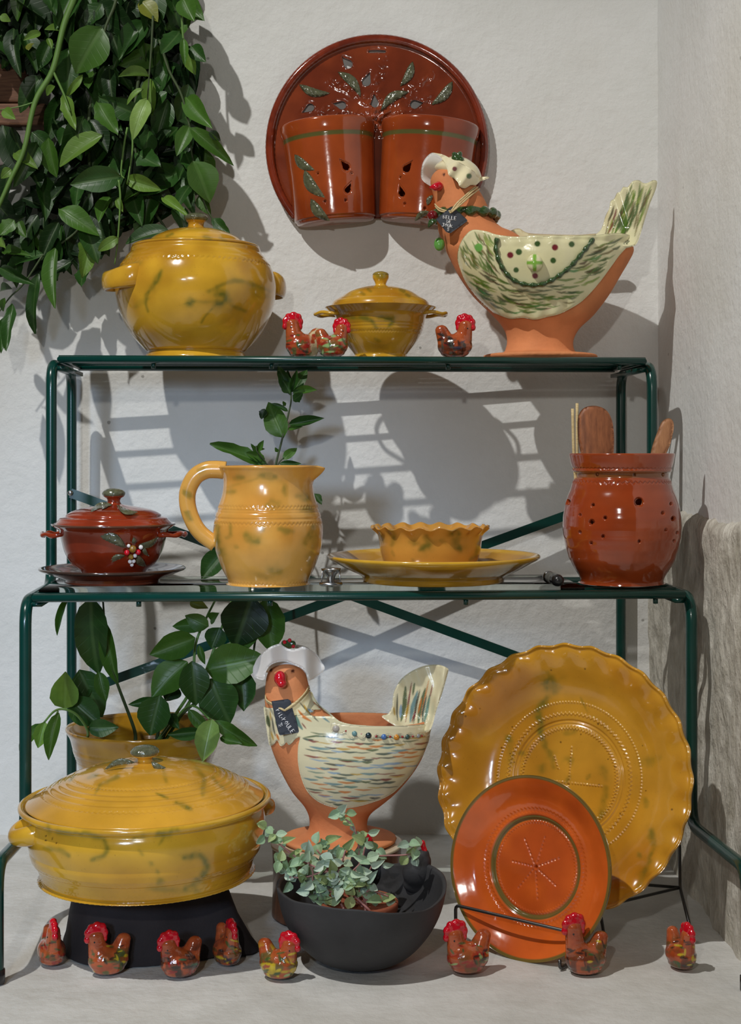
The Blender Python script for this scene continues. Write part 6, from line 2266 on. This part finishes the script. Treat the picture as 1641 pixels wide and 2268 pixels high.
# leaves deep inside the bush, past counting; one very dark green paints in the shade
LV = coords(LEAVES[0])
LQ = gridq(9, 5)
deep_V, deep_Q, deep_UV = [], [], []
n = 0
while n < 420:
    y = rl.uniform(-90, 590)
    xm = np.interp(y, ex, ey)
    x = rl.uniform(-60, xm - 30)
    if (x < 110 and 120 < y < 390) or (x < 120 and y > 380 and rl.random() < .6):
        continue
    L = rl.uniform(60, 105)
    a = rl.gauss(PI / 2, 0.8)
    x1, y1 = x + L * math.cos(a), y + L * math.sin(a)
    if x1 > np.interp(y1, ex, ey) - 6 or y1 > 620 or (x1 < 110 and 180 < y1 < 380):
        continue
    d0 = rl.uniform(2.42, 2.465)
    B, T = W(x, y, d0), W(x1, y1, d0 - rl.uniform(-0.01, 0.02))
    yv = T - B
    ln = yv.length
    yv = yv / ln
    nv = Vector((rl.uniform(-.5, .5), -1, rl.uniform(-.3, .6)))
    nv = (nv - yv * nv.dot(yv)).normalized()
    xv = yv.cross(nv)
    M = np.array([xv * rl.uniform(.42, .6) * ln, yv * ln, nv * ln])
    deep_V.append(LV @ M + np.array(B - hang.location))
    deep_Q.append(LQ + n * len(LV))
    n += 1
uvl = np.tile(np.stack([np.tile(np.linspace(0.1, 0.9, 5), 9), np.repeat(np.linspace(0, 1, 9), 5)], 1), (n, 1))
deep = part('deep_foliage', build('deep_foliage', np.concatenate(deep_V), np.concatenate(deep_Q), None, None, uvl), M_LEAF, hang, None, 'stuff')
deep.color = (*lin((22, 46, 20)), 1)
for pts, r0, r1, dd, m in (([(480, -120), (460, 0), (400, 160), (330, 440), (220, 640), (150, 940), (60, 1140), (-20, 1320)], 0.0058, 0.0032, 2.352, M_STEM), ([(330, 440), (400, 590), (440, 700)], 0.0024, 0.0014, 2.352, M_STEM), ([(745, -100), (720, 30), (670, 150), (640, 250)], 0.0032, 0.002, 2.36, M_STEMD),
                           ([(1150, -120), (1140, 30), (1150, 240), (1180, 320)], 0.0022, 0.0014, 2.36, M_STEM), ([(800, 800), (780, 900), (760, 1080), (780, 1120)], 0.0018, 0.0012, 2.35, M_STEM), ([(830, 830), (830, 950), (800, 1150)], 0.0018, 0.0012, 2.35, M_STEM), ([(745, 1130), (755, 1250), (740, 1500), (720, 1660)], 0.0020, 0.001, 2.35, M_STEM),
                           ([(1000, 250), (1060, 440), (1140, 600), (1190, 800), (1210, 1000), (1280, 1270), (1350, 1400)], 0.0024, 0.0014, 2.365, M_STEMD), ([(270, 1600), (150, 1780), (60, 1870), (-20, 1980)], 0.0018, 0.001, 2.36, M_STEMD), ([(960, 100), (950, 300), (935, 490), (925, 640)], 0.002, 0.001, 2.36, M_STEMD),
                           ([(600, -100), (620, 300), (560, 720), (560, 1100), (520, 1400), (330, 1570)], 0.004, 0.002, 2.41, M_STEMD), ([(900, -100), (880, 400), (840, 800), (900, 1200), (1050, 1450)], 0.004, 0.002, 2.41, M_STEMD), ([(220, 640), (120, 670), (0, 690)], 0.0014, 0.0008, 2.36, M_STEM)):
    add_stem(hang, [W(x / K, y / K, dd) for x, y in pts], r0, r1, m)

# ---- plant in the yellow flowerpot, with one long branch climbing behind the shelf
pp = thing('potted_plant', 'broad-leaved green plant growing in the yellow flowerpot and up behind the jug', 'plant', W(300, 1660, 2.265))
K2, OX, OY = 2.564, 0, 1300


def PL(x, y, d):
    return W(OX + x / K2, OY + y / K2, d)


for x0, y0, x1, y1, w, kd, d in ((520, 60, 510, 505, 205, 'd', 2.20), (600, 200, 650, 560, 95, 'm', 2.21), (450, 470, 575, 745, 190, 'd', 2.21), (365, 690, 372, 485, 150, 'l', 2.17), (400, 640, 570, 790, 150, 'd', 2.18), (500, 800, 665, 800, 95, 'd', 2.16), (335, 715, 262, 975, 82, 'm', 2.12), (255, 765, 215, 915, 82, 'l', 2.12), (240, 775, 95, 930, 70, 'm', 2.12),
                                 (385, 60, 320, 275, 42, 'm', 2.20), (1110, 290, 850, 385, 145, 'm', 2.2), (1185, 225, 1055, 170, 95, 'm', 2.2), (1180, 210, 975, 225, 80, 'm', 2.21), (1195, 190, 1240, 150, 60, 'm', 2.2), (1080, 85, 1180, 120, 55, 'y', 2.21), (1430, 50, 1335, 345, 250, 'x', 2.2), (1510, 60, 1545, 375, 175, 'm', 2.215), (1170, 470, 1500, 400, 210, 'm', 2.19),
                                 (1370, 470, 1385, 705, 135, 'd', 2.2), (1065, 425, 855, 615, 175, 'm', 2.2), (1090, 420, 1115, 675, 160, 'd', 2.17), (1195, 520, 1300, 780, 215, 'd', 2.18), (910, 615, 850, 845, 180, 'd', 2.17), (900, 640, 730, 670, 55, 'd', 2.19), (1205, 750, 1150, 990, 130, 'b', 2.12), (1215, 760, 1445, 915, 85, 'm', 2.13), (1070, 695, 1195, 830, 70, 'm', 2.14), (1150, 820, 950, 840, 70, 'd', 2.15),
                                 (1250, 855, 1365, 885, 55, 'm', 2.13), (960, 720, 1010, 800, 60, 'd', 2.2), (1250, 230, 1200, 350, 120, 'd', 2.22), (1300, 300, 1480, 250, 150, 'm', 2.23), (480, 520, 440, 660, 110, 'd', 2.22), (560, 480, 600, 650, 80, 'm', 2.2), (1000, 560, 940, 640, 110, 'x', 2.22), (1130, 330, 1160, 440, 40, 'm', 2.2), (1240, 560, 1420, 640, 100, 'd', 2.23)):
    B, T = PL(x0, y0, d), PL(x1, y1, d - rl.uniform(0.0, 0.025))
    add_leaf(pp, B, T, w / K2 * d / FPX * 1.08, shade(kd), LEAVES[rl.choice((0, 2, 2, 0, 1))], rl.uniform(-0.25, 0.25))
for pts, r0, r1, m in (([(770, 880, 2.26), (760, 800, 2.25), (670, 560, 2.22), (610, 380, 2.21), (585, 80, 2.21)], 0.003, 0.0015, M_STEMD), ([(470, 900, 2.22), (500, 825, 2.16), (440, 730, 2.13), (370, 695, 2.12), (310, 705, 2.12), (250, 770, 2.12)], 0.0024, 0.0014, M_STEM), ([(330, 705, 2.12), (300, 760, 2.12)], 0.0014, 0.001, M_STEM),
                       ([(880, 900, 2.25), (1000, 720, 2.22), (1090, 560, 2.21), (1110, 330, 2.21), (1170, 180, 2.22), (1220, 80, 2.24)], 0.0028, 0.0016, M_STEM), ([(900, 880, 2.24), (1040, 700, 2.18), (1110, 680, 2.15), (1190, 750, 2.13)], 0.0022, 0.0014, M_STEM), ([(920, 900, 2.25), (1130, 560, 2.22), (1220, 340, 2.22), (1270, 200, 2.23), (1330, 40, 2.30)], 0.0026, 0.0016, M_STEM),
                       ([(880, 930, 2.26), (905, 760, 2.24), (890, 640, 2.22)], 0.003, 0.0018, M_STEMD), ([(910, 920, 2.26), (960, 800, 2.24), (1180, 600, 2.22), (1400, 470, 2.22), (1450, 300, 2.24), (1480, 40, 2.30)], 0.0024, 0.0015, M_STEMD)):
    add_stem(pp, [PL(*q) for q in pts], r0, r1, m)
K3, O3X, O3Y = 3.42, 380, 800


def PS(x, y, d):
    return W(O3X + x / K3, O3Y + y / K3, d)


DS = 2.355
add_stem(pp, [PL(1330, 40, 2.30), PS(640, 1500, 2.32), PS(720, 1100, DS), PS(790, 780, DS), PS(840, 580, DS), PS(880, 420, DS), PS(905, 300, DS), PS(900, 190, DS)], 0.0022, 0.0012, M_STEMD)
add_stem(pp, [PS(760, 900, DS), PS(720, 780, DS), PS(650, 690, DS - .01), PS(640, 640, DS - .01)], 0.0014, 0.001, M_STEMD)
add_stem(pp, [PS(780, 820, DS), PS(820, 760, DS), PS(850, 730, DS)], 0.0012, 0.0008, M_STEMD)
for x0, y0, x1, y1, w, kd in ((905, 250, 808, 35, 95, 'd'), (910, 235, 1030, 55, 95, 'd'), (915, 245, 1105, 215, 65, 'm'), (900, 245, 845, 140, 85, 'd'), (905, 225, 950, 65, 55, 'd'), (900, 260, 870, 60, 70, 'x'), (920, 300, 1000, 240, 70, 'd'), (850, 580, 720, 310, 175, 'm'), (705, 360, 680, 440, 62, 'x'), (880, 380, 770, 310, 40, 'd'), (885, 480, 1155, 430, 75, 'd'), (880, 515, 985, 495, 32, 'm'),
                              (715, 775, 285, 640, 115, 'm'), (705, 745, 560, 690, 75, 'm'), (650, 690, 598, 618, 34, 'm'), (655, 685, 697, 598, 44, 'm'), (650, 675, 710, 655, 26, 'm'), (840, 745, 952, 650, 66, 'm'), (805, 690, 785, 650, 28, 'm'), (815, 775, 975, 775, 46, 'd'), (1080, 1000, 1135, 1095, 62, 'd'), (400, 1440, 225, 1650, 165, 'd'), (860, 340, 840, 300, 30, 'm'), (560, 720, 700, 800, 50, 'd')):
    B, T = PS(x0, y0, DS if y0 < 1300 else 2.29), PS(x1, y1, (DS if y0 < 1300 else 2.29) - rl.uniform(-0.01, 0.02))
    add_leaf(pp, B, T, w / K3 * DS / FPX * 1.05, shade(kd), LEAVES[rl.choice((0, 1, 2, 3))], rl.uniform(-0.3, 0.3))

# ---- succulent in the charcoal bowl
sc_ = thing('succulent', 'trailing grey-green succulent with pink stems in the charcoal bowl', 'plant', (FT.loc.x, FT.loc.y, FT.loc.z + 0.056))
K5, O5X, O5Y = 3.28, 540, 1760


def PB(x, y, d):
    return W(O5X + x / K5, O5Y + y / K5, d)


CL = [(165, 235, 0), (150, 300, 0), (230, 290, 0), (285, 335, 0), (255, 420, 0), (260, 485, 0), (350, 465, 0), (330, 550, 0), (335, 630, 0), (385, 570, 0), (440, 625, 0), (420, 395, 0), (455, 440, 0), (450, 575, 0), (555, 545, 0), (525, 360, 1), (545, 470, 1), (610, 400, 1), (650, 470, 0), (640, 430, 1), (720, 385, 1), (745, 430, 1), (690, 570, 0), (780, 550, 0),
      (850, 565, 0), (800, 630, 0), (690, 645, 0), (840, 620, 0), (600, 660, 0), (555, 690, 0), (500, 725, 0), (585, 745, 0), (785, 735, 0), (840, 690, 0), (900, 690, 0), (950, 730, 0), (860, 390, 1), (900, 280, 1), (875, 350, 1), (965, 395, 1), (890, 465, 0), (920, 505, 0), (1005, 500, 1), (800, 270, 1), (695, 125, 1), (740, 140, 1), (725, 185, 1), (1050, 750, 0), (1000, 765, 0), (1185, 440, 1), (1200, 355, 1), (1255, 395, 1), (1230, 450, 1), (620, 700, 0), (640, 560, 0), (720, 500, 1), (580, 600, 0), (500, 640, 0), (470, 520, 0), (520, 580, 0), (560, 640, 0), (620, 620, 0), (660, 700, 0), (720, 680, 0), (760, 660, 0), (700, 610, 0), (740, 590, 0), (820, 570, 0), (880, 620, 0), (920, 660, 0), (540, 740, 0), (610, 770, 0), (480, 690, 0), (860, 730, 0), (400, 520, 0), (300, 570, 0), (430, 480, 0), (580, 510, 0), (690, 460, 1), (600, 350, 1)]
for x, y, back in CL:
    d0 = (1.90 if back else 1.842) + rl.uniform(-0.012, 0.012)
    a = rl.uniform(0, 2 * PI)
    for q in range(2 if rl.random() < .75 else 3):
        aa = a + q * PI * (1 if q < 2 else .5) + rl.uniform(-.4, .4)
        L = rl.uniform(72, 112)
        B = PB(x, y, d0)
        T = PB(x + L * math.cos(aa), y + L * 0.85 * math.sin(aa), d0 - rl.uniform(-0.004, 0.016))
        c = lin(rl.choice(((178, 202, 168), (160, 190, 152), (190, 208, 186), (150, 178, 134), (172, 196, 176), (166, 184, 124))))
        add_leaf(sc_, B, T, L / K5 * d0 / FPX * rl.uniform(.6, .85), tuple(c), None, rl.uniform(-.6, .6), meshes=SUCCL)
ROOT = (FT.loc.x, FT.loc.y, FT.loc.z + 0.054)
root = lambda: (ROOT[0] + rl.uniform(-.02, .02), ROOT[1] + rl.uniform(-.02, .02), ROOT[2])
for pts, d in (([(540, 660), (500, 560), (470, 490)], 1.842), ([(760, 640), (780, 570), (850, 490), (880, 380)], 1.87), ([(700, 640), (600, 560), (450, 600), (330, 600)], 1.842), ([(650, 600), (420, 480), (285, 380), (165, 280)], 1.845), ([(800, 600), (900, 460), (1000, 445), (1150, 440), (1210, 430)], 1.895), ([(840, 500), (830, 330), (790, 230), (740, 180)], 1.90),
               ([(620, 620), (600, 500), (530, 400)], 1.88), ([(700, 600), (720, 470), (740, 400)], 1.885), ([(860, 650), (930, 520), (980, 430)], 1.885), ([(900, 700), (1000, 720), (1050, 740)], 1.842)):
    add_stem(sc_, [root()] + [PB(x, y, d) for x, y in pts], 0.0016, 0.0010, M_STEMP)
